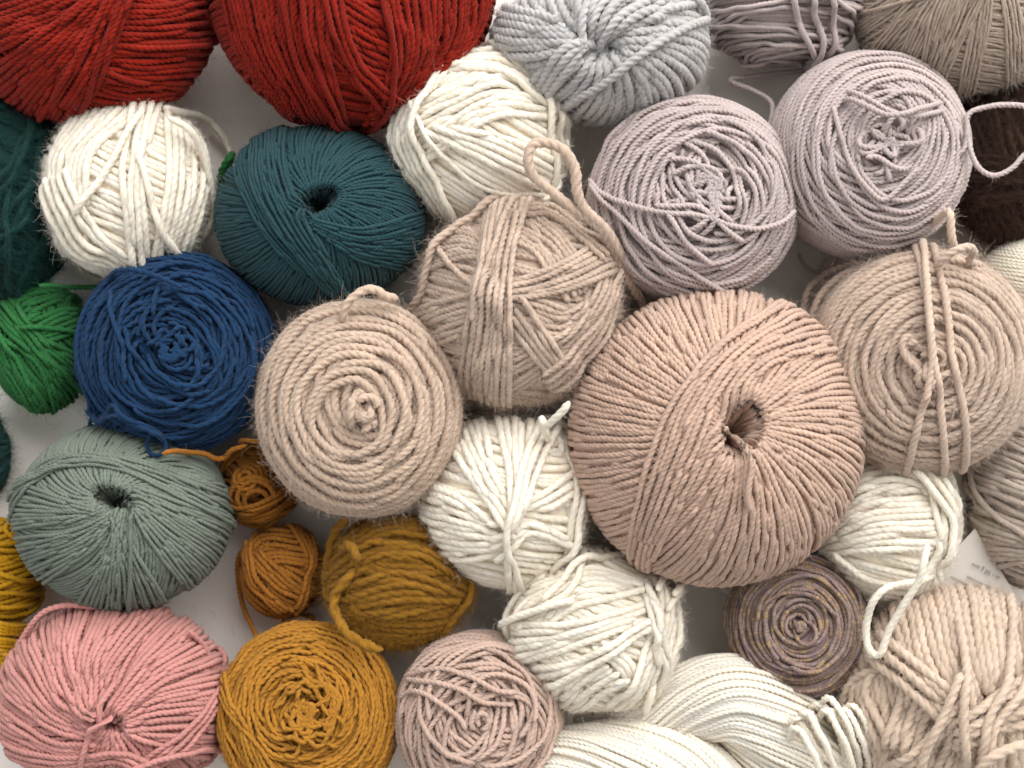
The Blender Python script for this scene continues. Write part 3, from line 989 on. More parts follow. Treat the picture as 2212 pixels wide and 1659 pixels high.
def wrapped_cake():
    b = Ball('yarn_cake', 'light beige yarn cake at the right tied round with three vertical strands', 'yarn cake',
             1984, 776, 231, 234, .84, 13, M['beige2'], axpx=(2002, 792), p=2.5, dimple=(.04, .3, 2), ply=33, pitch=2.9)
    b.rings(th0=.06, th1=2.3, tilt=.02, order='in', noise=.2)
    b.rings(b.ax + .06 * b.e1 - .04 * b.e2, .08, 1.2, tilt=.025, gap=.86, noise=.4, hn=.15)
    b.squiggle(6, .2, .5)
    for p in ([(1370, 470), (1420, 700), (1470, 1000), (1500, 1250), (1545, 1500), (1570, 1750), (1580, 2180)],
              [(1500, 500), (1540, 680), (1600, 980), (1650, 1250), (1700, 1520), (1740, 1800), (1720, 2100)],
              [(1440, 620), (1470, 1100), (1490, 1350), (1450, 1600), (1390, 1850), (1330, 2080)]):
        b.path(T(3, 1, p), ext=.25, r=b.r * 1.1, sq=1, part='tie_strand')
    b.tail([(*T(3, 1, [p])[0], z) for p, z in (((1520, 300), .055), ((1590, 225), .07), ((1640, 215), .076), ((1650, 300), .076), ((1660, 420), .074), ((1690, 500), .07))], r=b.r * 1.1)
    b.tail([(*T(3, 1, [p])[0], z) for p, z in (((1540, 640), .072), ((1590, 570), .076), ((1700, 500), .078), ((1790, 480), .076), ((1830, 520), .07),
                                             ((1790, 580), .066), ((1870, 620), .06), ((1940, 680), .054))], r=b.r * 1.1)
    b.tail([(*T(3, 1, [p])[0], z) for p, z in (((540, 1100), .03), ((520, 1000), .022), ((560, 800), .02), ((700, 680), .022), ((900, 600), .028), ((1000, 580), .03))], r=b.r * 1.1)
    b.tail([(*T(3, 1, [p])[0], z) for p, z in (((600, 1120), .035), ((590, 1000), .034), ((650, 850), .034), ((780, 720), .036), ((950, 630), .04))], r=b.r * 1.1)
    b.fuzz(21600, 0.0080, .00006)
    b.done()


def green():
    b = Ball('yarn_ball', 'small bright green yarn ball at the left edge beside the blue cake', 'yarn ball',
             92, 748, 102, 135, .9, 10, M['green'], pitch=2.8)
    b.rings((.8, .5, .2), .3, 2.8, tilt=.04)
    b.band(T(0, 1, [(220, 1080), (450, 960), (640, 960)]), T(0, 1, [(350, 1200), (500, 1150), (680, 1060)]), 8, ext=.4)
    b.band(T(0, 1, [(60, 860), (250, 800), (500, 830)]), T(0, 1, [(200, 1060), (330, 960), (560, 860)]), 8, ext=.5)
    b.band(T(0, 1, [(60, 900), (260, 1200), (520, 1500)]), T(0, 1, [(100, 850), (300, 1150), (600, 1320)]), 5, ext=.5)
    b.band(T(0, 1, [(60, 1180), (300, 1400), (420, 1700)]), T(0, 1, [(60, 940), (280, 1250), (580, 1560)]), 9, ext=.5)
    b.band(T(0, 1, [(-60, 1100), (20, 1400), (200, 1700)]), T(0, 1, [(50, 1150), (180, 1420), (330, 1700)]), 9, ext=.5)
    b.path(T(0, 1, [(210, 1110), (400, 1110), (560, 1140), (680, 1180)]), ext=.1, sq=1)
    b.tail([(*T(0, 1, [p])[0], z) for p, z in (((300, 780), .05), ((450, 780), .04), ((560, 790), .032), ((700, 790), .028), ((900, 790), .026))])
    b.fuzz(3120, 0.0064, .00006)
    b.done()


def blue():
    b = Ball('yarn_cake', 'royal blue yarn cake on the left with tangled ends hanging at its lower left', 'yarn cake',
             386, 762, 202, 205, .85, 9, M['blue'], axpx=(372, 745), p=2.2, dimple=(.14, .32, 3), ply=2, pitch=3.4)
    b.rings(th0=.1, th1=2.3, tilt=.03, order='in', noise=.3)
    b.rings(b.ax + .15 * b.e1 + .1 * b.e2, .3, 1.5, tilt=.04, gap=.9, noise=.5, hn=.3)
    b.rings(b.ax - .12 * b.e1 - .15 * b.e2, .35, 1.3, tilt=.05, gap=1.0, noise=.5, hn=.3)
    b.wander(9, .3, (.4, 1.0), noise=.3)
    b.wander(8, .3, (.1, .4), noise=.5)
    b.squiggle(12, .2, 0.64)
    b.path(T(0, 1, [(1270, 790), (1210, 900), (1170, 1000)]), ext=0, sq=1.1)
    b.path(T(0, 1, [(980, 1350), (960, 1200), (920, 1050), (900, 950)]), ext=.2, sq=1)
    b.tail([(*T(0, 1, [p])[0], z) for p, z in (((870, 750), .05), ((850, 700), .056), ((900, 660), .062), ((1020, 655), .066), ((1200, 700), .068), ((1400, 790), .07))], r=b.r)
    b.tail([(*T(0, 1, [p])[0], z) for p, z in (((640, 1300), .04), ((600, 1370), .036), ((620, 1520), .036), ((680, 1640), .04), ((720, 1760), .042),
                                             ((690, 1830), .042), ((720, 1880), .044), ((800, 1890), .046), ((840, 1840), .05), ((790, 1790), .05), ((740, 1770), .046))], r=b.r)
    b.tail([(*T(0, 2, [p])[0], z) for p, z in (((690, 250), .04), ((700, 320), .04), ((780, 350), .045), ((830, 290), .05), ((760, 250), .05), ((700, 290), .046), ((740, 380), .044), ((850, 380), .05), ((900, 330), .055))], r=b.r * .9)
    for k in range(7):
        o = rng.normal(0, 24, (7, 2))
        b.tail([(*T(0, 2, [(q[0] + o[i, 0], q[1] + o[i, 1] + k * 7)])[0], q[2] - .002 * k + .002 * rng.normal())
                for i, q in enumerate(((700, 330, .05), (790, 400, .056), (880, 340, .064), (970, 380, .066), (1080, 430, .066), (1180, 480, .064), (1260, 550, .058)))], wob=.8)
    b.tail([(*T(0, 2, [q])[0], .06) for q in ((1180, 480), (1130, 560), (1150, 640), (1220, 660), (1275, 600), (1250, 540), (1190, 490))], r=b.r * .85)
    b.tail([(*T(0, 2, [q])[0], .05) for q in ((760, 360), (720, 300), (690, 250), (690, 330), (740, 370), (820, 340), (830, 270), (770, 250), (730, 300))], r=b.r * .85)
    b.fuzz(6500, 0.0048, .00006)
    b.done()


def sage():
    b = Ball('yarn_ball', 'sage green yarn ball with a centre hole under the blue cake', 'yarn ball',
             267, 1111, 224, 199, .9, 8.3, M['sage'], axpx=(244, 1076), dimple=(.97, .15, 6, 1.8, -25), pitch=3.2)
    b.dive(110, (.09, .13), swirl=1.35)
    b.band(T(0, 2, [(1010, 900), (1300, 1000), (1720, 1150)]), T(0, 2, [(1010, 1060), (1150, 1300), (1450, 1720)]), 18, jit=1.5, ext=(.0, .7))
    b.band(T(0, 2, [(1040, 1050), (1000, 1300), (1250, 1740)]), T(0, 2, [(860, 1120), (830, 1400), (620, 1760)]), 14, jit=1.5, ext=(.0, .7))
    b.band(T(0, 2, [(830, 1130), (500, 1250), (130, 1300)]), T(0, 2, [(850, 1180), (700, 1400), (330, 1640)]), 14, jit=1.5, ext=(.0, .7))
    b.band(T(0, 2, [(740, 1080), (480, 1000), (200, 900)]), T(0, 2, [(760, 1100), (480, 1180), (150, 1240)]), 8, jit=1.5, ext=(.0, .7))
    b.band(T(0, 2, [(170, 1000), (330, 830), (700, 700), (1200, 780), (1680, 960)]), T(0, 2, [(220, 820), (420, 660), (800, 640), (1250, 740), (1720, 900)]), 9, jit=2.5, ext=.4)
    b.band(T(0, 2, [(180, 900), (480, 740), (900, 760), (1400, 1000), (1740, 1180)]), T(0, 2, [(190, 860), (440, 700), (850, 690), (1330, 830), (1720, 1020)]), 7, jit=2.5, ext=.4)
    b.path(T(0, 2, [(1010, 1020), (1000, 1300), (1000, 1600), (985, 1840)]), ext=.1)
    b.fuzz(1040, 0.0048, .00006)
    b.done()


def amber_small():
    b = Ball('yarn_ball', 'small amber brown ball with curled strands between the sage ball and beige cake', 'yarn ball',
             562, 1042, 86, 94, .95, 10, M['amber'], pitch=3, shrink=1.6)
    b.rings((.1, 1, .2), .3, 2.8, tilt=.1)
    b.rings((-.3, .8, .3), .9, 2.4, tilt=.2, gap=1.8, order='rand', noise=.3, mess=True)
    for rr in (.42, .32, .22, .12):
        b.circle(b.hit([T(0, 2, [(1910, 840)])[0]])[0], rr, sq=.6)
    for rr in (.5, .36, .24):
        b.circle(b.hit([T(0, 2, [(1960, 990)])[0]])[0] + rng.normal(0, .03, 3), rr, sq=.6)
    b.band(T(0, 2, [(1760, 1000), (1950, 1000), (2250, 860)]), T(0, 2, [(1780, 1140), (2000, 1180), (2280, 1060)]), 7, ext=.4)
    b.path(T(0, 2, [(1850, 620), (1740, 740), (1700, 870), (1760, 970)]), ext=.3, sq=1)
    b.tail([(*T(0, 2, [p])[0], z) for p, z in (((1240, 650), .07), ((1330, 630), .066), ((1450, 640), .055), ((1560, 650), .05), ((1650, 690), .046), ((1720, 680), .044), ((1780, 620), .046),
                                             ((1900, 580), .046))])
    b.tail([(*T(0, 2, [p])[0], z) for p, z in (((1830, 560), .04), ((1880, 545), .044), ((1980, 560), .046), ((2060, 600), .044))])
    b.fuzz(1300, 0.0048, .00006)
    b.done()


def amber_low():
    b = Ball('yarn_ball', 'small amber brown ball trailing a strand down to the ochre cake', 'yarn ball',
             610, 1236, 88, 96, .95, 10, M['amber'], pitch=3)
    b.rings((.6, .8, .2), .3, 2.8, tilt=.06)
    b.band(T(1, 2, [(0, 1480), (100, 1250), (380, 1250)]), T(1, 2, [(80, 1600), (220, 1480), (460, 1500)]), 7, ext=.4)
    b.band(T(1, 3, [(100, 120), (250, 280), (400, 360)]), T(1, 3, [(220, 60), (330, 180), (450, 290)]), 7, ext=.4)
    b.band(T(1, 3, [(480, -180), (530, 60), (440, 380)]), T(1, 3, [(360, -160), (470, 60), (430, 320)]), 6, ext=.5)
    b.band(T(1, 3, [(10, 0), (60, 250), (200, 420)]), T(1, 3, [(90, 60), (130, 260), (280, 400)]), 5, ext=.4)
    b.tail([(*T(0, 3, [p])[0], z) for p, z in (((1900, -60), .03), ((1830, 40), .024), ((1825, 180), .018), ((1850, 360), .014), ((1910, 520), .016), ((1965, 640), .022), ((1985, 720), .026))])
    b.fuzz(1300, 0.0048, .00006)
    b.done()
    g = Geo()
    e = empty('yarn_strand', W(625, 1345, 0), 'kinked reddish brown yarn end on the table under the small amber ball', 'yarn strand')
    for pp in (((300, 640), (310, 590), (290, 540), (310, 500), (350, 490), (430, 485)), ((430, 480), (480, 490), (520, 495), (525, 525), (490, 545), (480, 580), (490, 620))):
        free_yarn(g, [(*T(1, 3, [p])[0], .004) for p in pp], .0011, 2, 2.4, .3)
    g.build('strand', M['amber'], e)


def mustard():
    b = Ball('yarn_ball', 'mustard chunky yarn ball with a loose rope-like end on its left side', 'yarn ball',
             862, 1256, 150, 138, .95, 14.5, M['mustard'], ply=2, pitch=3.0)
    b.rings((.1, 1, .2), .3, 2.8, tilt=.06, noise=.2)
    b.band(T(1, 2, [(760, 1450), (1100, 1260), (1450, 1280)]), T(1, 2, [(850, 1200), (1050, 1120), (1400, 1180)]), 4, ext=.4)
    b.band(T(1, 3, [(800, 260), (1200, 150), (1640, 320)]), T(1, 3, [(870, 520), (1250, 480), (1560, 400)]), 7, ext=.4)
    b.band(T(1, 3, [(720, 130), (1000, -60), (1350, -40), (1680, 140)]), T(1, 3, [(780, 200), (1080, 60), (1400, 80), (1660, 240)]), 4, ext=.4)
    b.path(T(1, 3, [(1600, -60), (1690, 120), (1680, 350), (1600, 520)]), ext=.3)
    b.tail([(*T(1, 2, [p])[0], z) for p, z in (((800, 1140), .04), ((720, 1210), .036), ((670, 1310), .032), ((640, 1450), .03), ((625, 1580), .03), ((630, 1700), .032), ((670, 1800), .036))], r=b.r * 1.45)
    b.tail([(*T(1, 3, [p])[0], z) for p, z in (((850, 130), .05), ((780, 220), .052), ((700, 320), .05), ((680, 420), .05), ((720, 520), .052), ((780, 620), .056), ((880, 690), .058), ((1000, 740), .06), ((1060, 745), .06))], r=b.r * 1.4)
    b.tail([(*T(1, 3, [p])[0], z) for p, z in (((800, 400), .045), ((860, 440), .05), ((920, 520), .048), ((950, 620), .042))], r=b.r * 1.3)
    b.tail([(*T(1, 2, [p])[0], z) for p, z in (((720, 1400), .046), ((790, 1350), .054), ((840, 1420), .058), ((860, 1500), .056))], r=b.r * 1.25)
    b.fuzz(14400, 0.0080, .00006)
    b.done()


def white_balls():
    G = 'ivory white yarn balls'
    b = Ball('yarn_ball', 'ivory yarn ball under the beige cake with strands meeting in a V', 'yarn ball',
             1097, 1086, 177, 180, .92, 13.5, M['white'], ply=34, pitch=3.4, group=G)
    b.rings((.2, 1, .1), .3, 2.8, tilt=.04)
    b.band(T(2, 2, [(330, 1000), (450, 920), (600, 830)]), T(2, 2, [(330, 1090), (470, 1060), (600, 980)]), 3, ext=.2)
    b.band(T(1, 2, [(1420, 900), (1650, 1000), (1900, 1180)]), T(1, 2, [(1560, 1460), (1750, 1460), (2000, 1400)]), 9, ext=(.6, .1))
    b.band(T(2, 2, [(560, 480), (640, 900), (600, 1400)]), T(2, 2, [(700, 900), (740, 1100), (660, 1350)]), 4, ext=.5)
    b.band(T(2, 2, [(170, 1350), (300, 1250), (560, 1330)]), T(2, 2, [(180, 1180), (330, 1180), (590, 1300)]), 3, ext=.3)
    b.band(T(1, 2, [(1560, 560), (1740, 850), (2000, 1200)]), T(1, 2, [(1850, 480), (1920, 760), (2060, 1050)]), 6, ext=(.5, .2))
    b.band(T(2, 2, [(80, 480), (130, 750), (160, 900)]), T(2, 2, [(300, 480), (280, 700), (240, 850)]), 4, ext=.4)
    b.band(T(2, 2, [(360, 430), (260, 700), (180, 1050), (140, 1300), (220, 1640)]), T(2, 2, [(520, 480), (370, 720), (240, 1100), (120, 1350), (150, 1640)]), 3, ext=.4)
    b.path(T(2, 2, [(560, 480), (640, 650), (680, 900), (640, 1250), (560, 1440)]), ext=.3, sq=1)
    b.tail([(*T(2, 2, [p])[0], z) for p, z in (((460, 560), .05), ((400, 440), .062), ((395, 380), .066), ((430, 430), .07), ((500, 380), .075), ((570, 310), .078), ((615, 245), .08))], r=b.r)
    b.fuzz(16200, 0.0056, .00006)
    b.done()

    b = Ball('yarn_ball', 'ivory yarn ball with loose loops at its left side beside the dusty pink cake', 'yarn ball',
             1285, 1356, 186, 172, .92, 13.5, M['white'], ply=34, pitch=3.2, group=G)
    b.rings((.4, .9, .1), .3, 2.8, tilt=.04)
    b.band(T(2, 3, [(300, 700), (600, 450), (1000, 330)]), T(2, 3, [(500, 200), (800, 130), (1200, 260)]), 8, ext=.4)
    b.band(T(2, 3, [(300, 560), (650, 560), (1150, 400)]), T(2, 3, [(330, 820), (700, 700), (1150, 560)]), 6, ext=.4)
    b.band(T(2, 3, [(880, 820), (1000, 900), (1050, 1000)]), T(2, 3, [(960, 760), (1080, 850), (1120, 960)]), 3, ext=.2)
    b.band(T(2, 3, [(500, 1060), (620, 960), (780, 860)]), T(2, 3, [(780, 1150), (900, 1060), (1020, 1000)]), 7, ext=(.5, .1))
    b.band(T(2, 3, [(1430, 300), (1440, 650), (1240, 1080)]), T(2, 3, [(1250, 420), (1220, 700), (1060, 1020)]), 6, ext=.5)
    b.band(T(2, 3, [(340, 900), (700, 830), (1180, 560)]), T(2, 3, [(400, 1040), (750, 880), (1190, 600)]), 2, ext=(.1, .1), sq=1)
    b.path(T(2, 3, [(230, 520), (450, 420), (620, 300), (700, 150), (730, -20)]), ext=.1, sq=1)
    b.path(T(2, 3, [(200, 560), (400, 470), (600, 400)]), ext=.1, sq=1)
    b.path(T(2, 3, [(500, 300), (700, 120), (1000, 20), (1250, 80)]), ext=.2, sq=1)
    b.band(T(2, 3, [(1210, 300), (1250, 450), (1280, 650), (1360, 850), (1260, 1150)]), T(2, 3, [(1190, 400), (1220, 600), (1270, 800), (1300, 950), (1200, 1130)]), 2, ext=.1, sq=1)
    b.path(T(2, 3, [(1230, 350), (1270, 270), (1330, 200), (1400, 120)]), ext=0, sq=1)
    b.path(T(2, 3, [(1290, 480), (1350, 380), (1420, 330), (1450, 270)]), ext=0, sq=1)
    b.path(T(2, 3, [(1310, 390), (1380, 300), (1430, 230)]), ext=0, sq=1)
    b.tail([(*T(2, 3, [p])[0], z) for p, z in (((420, 180), .05), ((290, 260), .044), ((180, 370), .042), ((110, 520), .04), ((130, 640), .04), ((230, 790), .04), ((340, 940), .042),
                                             ((420, 1040), .044), ((500, 1010), .05))], r=b.r * .85)
    b.tail([(*T(2, 3, [p])[0], z) for p, z in (((400, 300), .05), ((250, 400), .05), ((180, 520), .05), ((200, 590), .052), ((250, 560), .056))], r=b.r * .85)
    b.tail([(*T(2, 3, [p])[0], z) for p, z in (((1260, 980), .05), ((1240, 1080), .052), ((1210, 1170), .05), ((1190, 1250), .046))], r=b.r * 1.1)
    b.fuzz(16200, 0.0056, .00006)
    b.done()

    b = Ball('yarn_ball', 'ivory yarn ball on the right beside the peach ball with a hanging loop of yarn', 'yarn ball',
             1911, 1135, 145, 157, .94, 13.5, M['white'], ply=34, pitch=3.0, group=G)
    b.rings((.25, 1, .1), .3, 2.8, tilt=.04)
    b.band(T(3, 2, [(700, 1150), (1050, 930), (1450, 880)]), T(3, 2, [(750, 1420), (1100, 1380), (1480, 1380)]), 10, ext=.4)
    b.band(T(3, 2, [(900, 790), (1200, 740), (1500, 900)]), T(3, 2, [(800, 1000), (1150, 900), (1500, 950)]), 5, ext=.4)
    b.band(T(3, 2, [(1080, 690), (1350, 730), (1520, 950), (1580, 1400), (1480, 1660)]), T(3, 2, [(1200, 790), (1420, 900), (1500, 1150), (1540, 1400), (1430, 1640)]), 2, ext=.3, sq=1)
    b.band(T(3, 2, [(1560, 900), (1660, 1100), (1620, 1350)]), T(3, 2, [(1480, 1000), (1600, 1200), (1570, 1450)]), 4, ext=.4)
    b.path(T(3, 2, [(830, 1480), (1000, 1620), (1250, 1660)]), ext=.2, sq=1)
    b.tail([(*T(3, 3, [p])[0], z) for p, z in (((1520, -740), .035), ((1660, -560), .032), ((1720, -250), .032), ((1690, -30), .036), ((1570, 140), .044), ((1380, 230), .056),
                                             ((1180, 270), .064), ((1070, 360), .064), ((1010, 520), .06), ((1000, 680), .058), ((1050, 780), .058), ((1120, 770), .06), ((1180, 600), .062),
                                             ((1300, 390), .066), ((1400, 220), .07), ((1450, 50), .072), ((1480, -60), .068))], r=b.r)
    b.fuzz(14400, 0.0056, .00006)
    b.done()


# ------------------------------------------------------------------ bottom
def yellow():
    b = Ball('yarn_skein', 'golden yellow skein cut off by the left edge beside the sage ball', 'yarn skein',
             -8, 1236, 96, 108, .9, 10.5, M['yellow'], pitch=2.6)
    b.rings((-.15, 1, .1), .3, 2.8, tilt=.05)
    b.rings((.3, 1, .1), .3, 2.0, tilt=.15, gap=2, order='rand', noise=.3, mess=True)
    b.band([(-60, 1320), (30, 1332), (95, 1290)], [(-60, 1345), (30, 1345), (95, 1310)], 2, ext=.1, sq=1)
    for k in range(12):
        y = 1348 + 8.4 * k
        b.tail([(-90, y, .012), (-20, y - 4, .034), (30, y + 1 + rng.normal(0, 2), .032 - .0004 * k), (64 - 2.2 * k, y + 4, .022), (76 - 2.4 * k, y + 5, .012), (70 - 2 * k, y + 5, .004)], part='skein_end')
        b.tail([(-90, y, .008), (-20, y, .026), (25, y, .024), (58 - 2.2 * k, y + 2, .014), (68 - 2.4 * k, y + 5, .006)], part='skein_end')
    b.tail([(5, 1412, .04), (22, 1418, .042), (14, 1432, .04), (0, 1434, .038)], part='skein_end')
    b.done()


def pink():
    b = Ball('yarn_ball', 'rose pink yarn ball in the lower left with a small dark hole', 'yarn ball',
             247, 1512, 238, 206, .85, 11.2, M['pink'], axpx=(236, 1560), dimple=(.94, .105, 6, 1.7, -40), pitch=2.8)
    b.dive(90, (.09, .13), swirl=.5)
    b.band(T(0, 3, [(900, 1290), (1200, 1080), (1650, 980)]), T(0, 3, [(960, 1400), (1200, 1500), (1500, 1560)]), 10, jit=2, ext=(.05, .6))
    b.band(T(0, 3, [(760, 1290), (1050, 880), (1400, 540)]), T(0, 3, [(900, 1260), (1250, 1000), (1640, 880)]), 13, jit=2, ext=(.05, .7))
    b.band(T(0, 3, [(660, 1250), (500, 800), (540, 480)]), T(0, 3, [(760, 1280), (900, 900), (1280, 460)]), 15, jit=2, ext=(.05, .7))
    b.band(T(0, 3, [(680, 1420), (350, 1330), (60, 1100)]), T(0, 3, [(700, 1250), (480, 900), (480, 480)]), 18, jit=2, ext=(.05, .7))
    b.band(T(0, 3, [(720, 1480), (400, 1460), (60, 1250)]), T(0, 3, [(640, 1620), (350, 1620), (100, 1520)]), 8, jit=2, ext=(.05, .7))
    b.band(T(0, 3, [(1690, 1000), (1480, 1300), (1150, 1580), (900, 1800)]), T(0, 3, [(1650, 1200), (1480, 1450), (1250, 1640), (1000, 1800)]), 6, jit=2)
    b.band(T(0, 3, [(650, 1560), (900, 1540), (1150, 1590), (1500, 1800)]), T(0, 3, [(650, 1640), (900, 1620), (1100, 1680), (1400, 1900)]), 5, jit=2)
    b.path(T(0, 3, [(860, 1050), (770, 1200), (690, 1400), (640, 1560), (620, 1700)]), ext=.1, sq=1)
    b.path(T(0, 3, [(1660, 1490), (1350, 1530), (1050, 1620)]), ext=.1)
    b.tail([(*T(0, 3, [p])[0], z) for p, z in (((60, 880), .04), ((130, 740), .046), ((220, 590), .05), ((310, 480), .052), ((430, 425), .052), ((600, 410), .05), ((760, 430), .048))])
    b.tail([(*T(0, 3, [p])[0], z) for p, z in (((1440, 600), .05), ((1560, 720), .044), ((1640, 880), .04), ((1700, 920), .036), ((1690, 1050), .036), ((1640, 1120), .04))])
    b.tail([(*T(0, 3, [p])[0], z) for p, z in (((60, 1000), .03), ((20, 1040), .026), ((-20, 1080), .022), ((-60, 1120), .018))])
    b.fuzz(2340, 0.0048, .00006)
    b.done()


def ochre():
    b = Ball('yarn_cake', 'ochre yarn cake at the bottom wound in a spiral with a curled centre', 'yarn cake',
             666, 1550, 191, 197, .8, 9, M['ochre'], axpx=(664, 1538), p=2.6, dimple=(.07, .3, 2), ply=2, pitch=2.8)
    b.rings(th0=.15, th1=2.3, tilt=.015, order='in', noise=.2)
    b.rings(b.ax + .1 * b.e1 - .06 * b.e2, .1, 1.2, tilt=.03, gap=.86, noise=.6, hn=.35)
    b.rings(b.ax - .1 * b.e1 + .05 * b.e2, .3, 1.0, tilt=.04, gap=.88, noise=.6, hn=.35)
    b.squiggle(26, .34, .6)
    b.squiggle(16, .1, 0.64)
    b.band(T(1, 3, [(0, 1290), (150, 1500), (330, 1750)]), T(0, 3, [(1760, 950), (1860, 1250), (2000, 1700)]), 6, jit=3, ext=.4)
    b.fuzz(3900, 0.0048, .00006)
    b.done()


def rose():
    b = Ball('yarn_cake', 'dusty pink yarn cake at the bottom between the ochre cake and the ivory ball', 'yarn cake',
             1030, 1542, 171, 170, .95, 10, M['rose'], axpx=(1042, 1556), p=2.15, dimple=(.13, .32, 3), pitch=3.0)
    b.rings(th0=.1, th1=2.3, tilt=.03, order='in', noise=.2)
    b.rings(b.ax + .25 * b.e1 + .15 * b.e2, .3, 1.3, tilt=.04, gap=.9, noise=.35)
    b.rings(b.ax - .3 * b.e1, .4, 1.1, tilt=.05, gap=.95, noise=.35)
    b.rings(b.ax + .1 * b.e1 - .3 * b.e2, .6, 1.2, tilt=.05, gap=.95, noise=.35)
    b.wander(4, .35, (.3, .8), noise=.3)
    b.squiggle(5, .18, 1.04)
    b.path(T(1, 3, [(1250, 1140), (1340, 1090), (1480, 1130), (1600, 1250), (1660, 1400)]), ext=.0, sq=1.1)
    b.band(T(1, 3, [(1300, 990), (1600, 960), (2000, 1080)]), T(1, 3, [(1350, 1010), (1600, 1050), (2020, 1160)]), 2, ext=.1)
    b.fuzz(3900, 0.0048, .00006)
    b.done()


def variegated():
    b = Ball('yarn_cake', 'small variegated purple and gold yarn cake beside the ivory balls at lower right', 'yarn cake',
             1719, 1351, 147, 151, .9, 7.6, M['multi'], axpx=(1728, 1352), p=2.2, dimple=(.14, .26, 3), pitch=2.6)

    def tn(n):
        return np.clip(1.5 * snoise(n, .13, f=(1, 2.2, 4.1), a=(1, .7, .4)), -1, 1)
    old = b.strand

    def strand(d, **k):
        k['tone'] = tn(len(d)); old(d, **k)
    b.strand = strand
    b.rings(th0=.15, th1=2.3, tilt=.02, order='in')
    b.rings(th0=.15, th1=1.3, tilt=.06, gap=1.4, order='rand', noise=.25, mess=True)
    b.wander(6, .2, (.15, .6))
    b.squiggle(12, .1, 0.72)
    b.fuzz(780, 0.0048, .00006)
    b.done()


def walnut():
    b = Ball('yarn_ball', 'greyish taupe yarn ball cut off by the right edge above the paper label', 'yarn ball',
             2234, 1076, 133, 196, .9, 12, M['walnut'], ply=4, pitch=4)
    b.rings((.25, 1, .1), .3, 2.8, tilt=.04, noise=.25)
    b.band(T(3, 2, [(1830, 1160), (2000, 1250), (2300, 1330)]), T(3, 2, [(1900, 1560), (2100, 1500), (2300, 1500)]), 8, ext=.3)
    b.band(T(3, 2, [(1800, 880), (2000, 960), (2300, 1080)]), T(3, 2, [(2050, 380), (2200, 450), (2400, 530)]), 15, ext=.5)
    b.band(T(3, 2, [(1830, 800), (1860, 960), (2000, 1130), (2300, 1310)]), T(3, 2, [(1800, 900), (1850, 1040), (1950, 1130), (2300, 1330)]), 2, ext=.3, sq=1)
    b.fuzz(6500, 0.0064, .00006)
    b.done()


def bulky():
    b = Ball('yarn_ball', 'large pale oat ball of chunky yarn in the lower right corner', 'yarn ball',
             2066, 1526, 249, 250, .72, 17, M['bulky'], ply=33, pitch=3.4)
    b.rings((1, .1, .1), .3, 2.8, tilt=.03)
    b.band(T(3, 3, [(1250, 640), (1330, 900), (1500, 1100)]), T(3, 3, [(2050, 380), (2080, 700), (2080, 1000)]), 12, ext=(.8, .1))
    b.band(T(3, 3, [(820, 1180), (900, 980), (1100, 860)]), T(3, 3, [(1150, 1350), (1000, 1100), (1050, 900)]), 4, ext=.3)
    b.band(T(3, 3, [(1180, 1340), (1250, 1150), (1280, 1060)]), T(3, 3, [(1400, 1400), (1450, 1280), (1500, 1200)]), 5, ext=.2)
    b.band(T(3, 3, [(1100, 870), (1330, 1050), (1550, 1250)]), T(3, 3, [(1180, 700), (1400, 880), (1680, 1100)]), 5, ext=.2)
    b.band(T(3, 3, [(1300, 1560), (1420, 1480), (1550, 1320)]), T(3, 3, [(1800, 1720), (1820, 1500), (1800, 1250)]), 8, ext=.3)
    b.band(T(3, 3, [(1900, 1150), (2050, 1050), (2250, 950)]), T(3, 3, [(1900, 1450), (2050, 1400), (2250, 1320)]), 7, ext=.3)
    b.band(T(3, 3, [(2100, 400), (2130, 700), (2050, 1000), (1880, 1300), (1840, 1750)]), T(3, 3, [(2230, 420), (2250, 800), (2150, 1100), (1960, 1350), (1920, 1750)]), 2, ext=.2)
    b.path(T(3, 3, [(1720, 640), (1760, 900), (1720, 1200), (1750, 1700)]), ext=.2, sq=1)
    b.path(T(3, 3, [(1640, 1100), (1560, 1300), (1450, 1500), (1400, 1750)]), ext=.2, sq=1)
    b.tail([(*T(3, 3, [p])[0], z) for p, z in (((1840, 1760), .076), ((1900, 1640), .08), ((2010, 1560), .082), ((2150, 1500), .08), ((2300, 1470), .076))], r=b.r * 1.1)
    b.fuzz(19800, 0.0080, .00006)
    b.done()


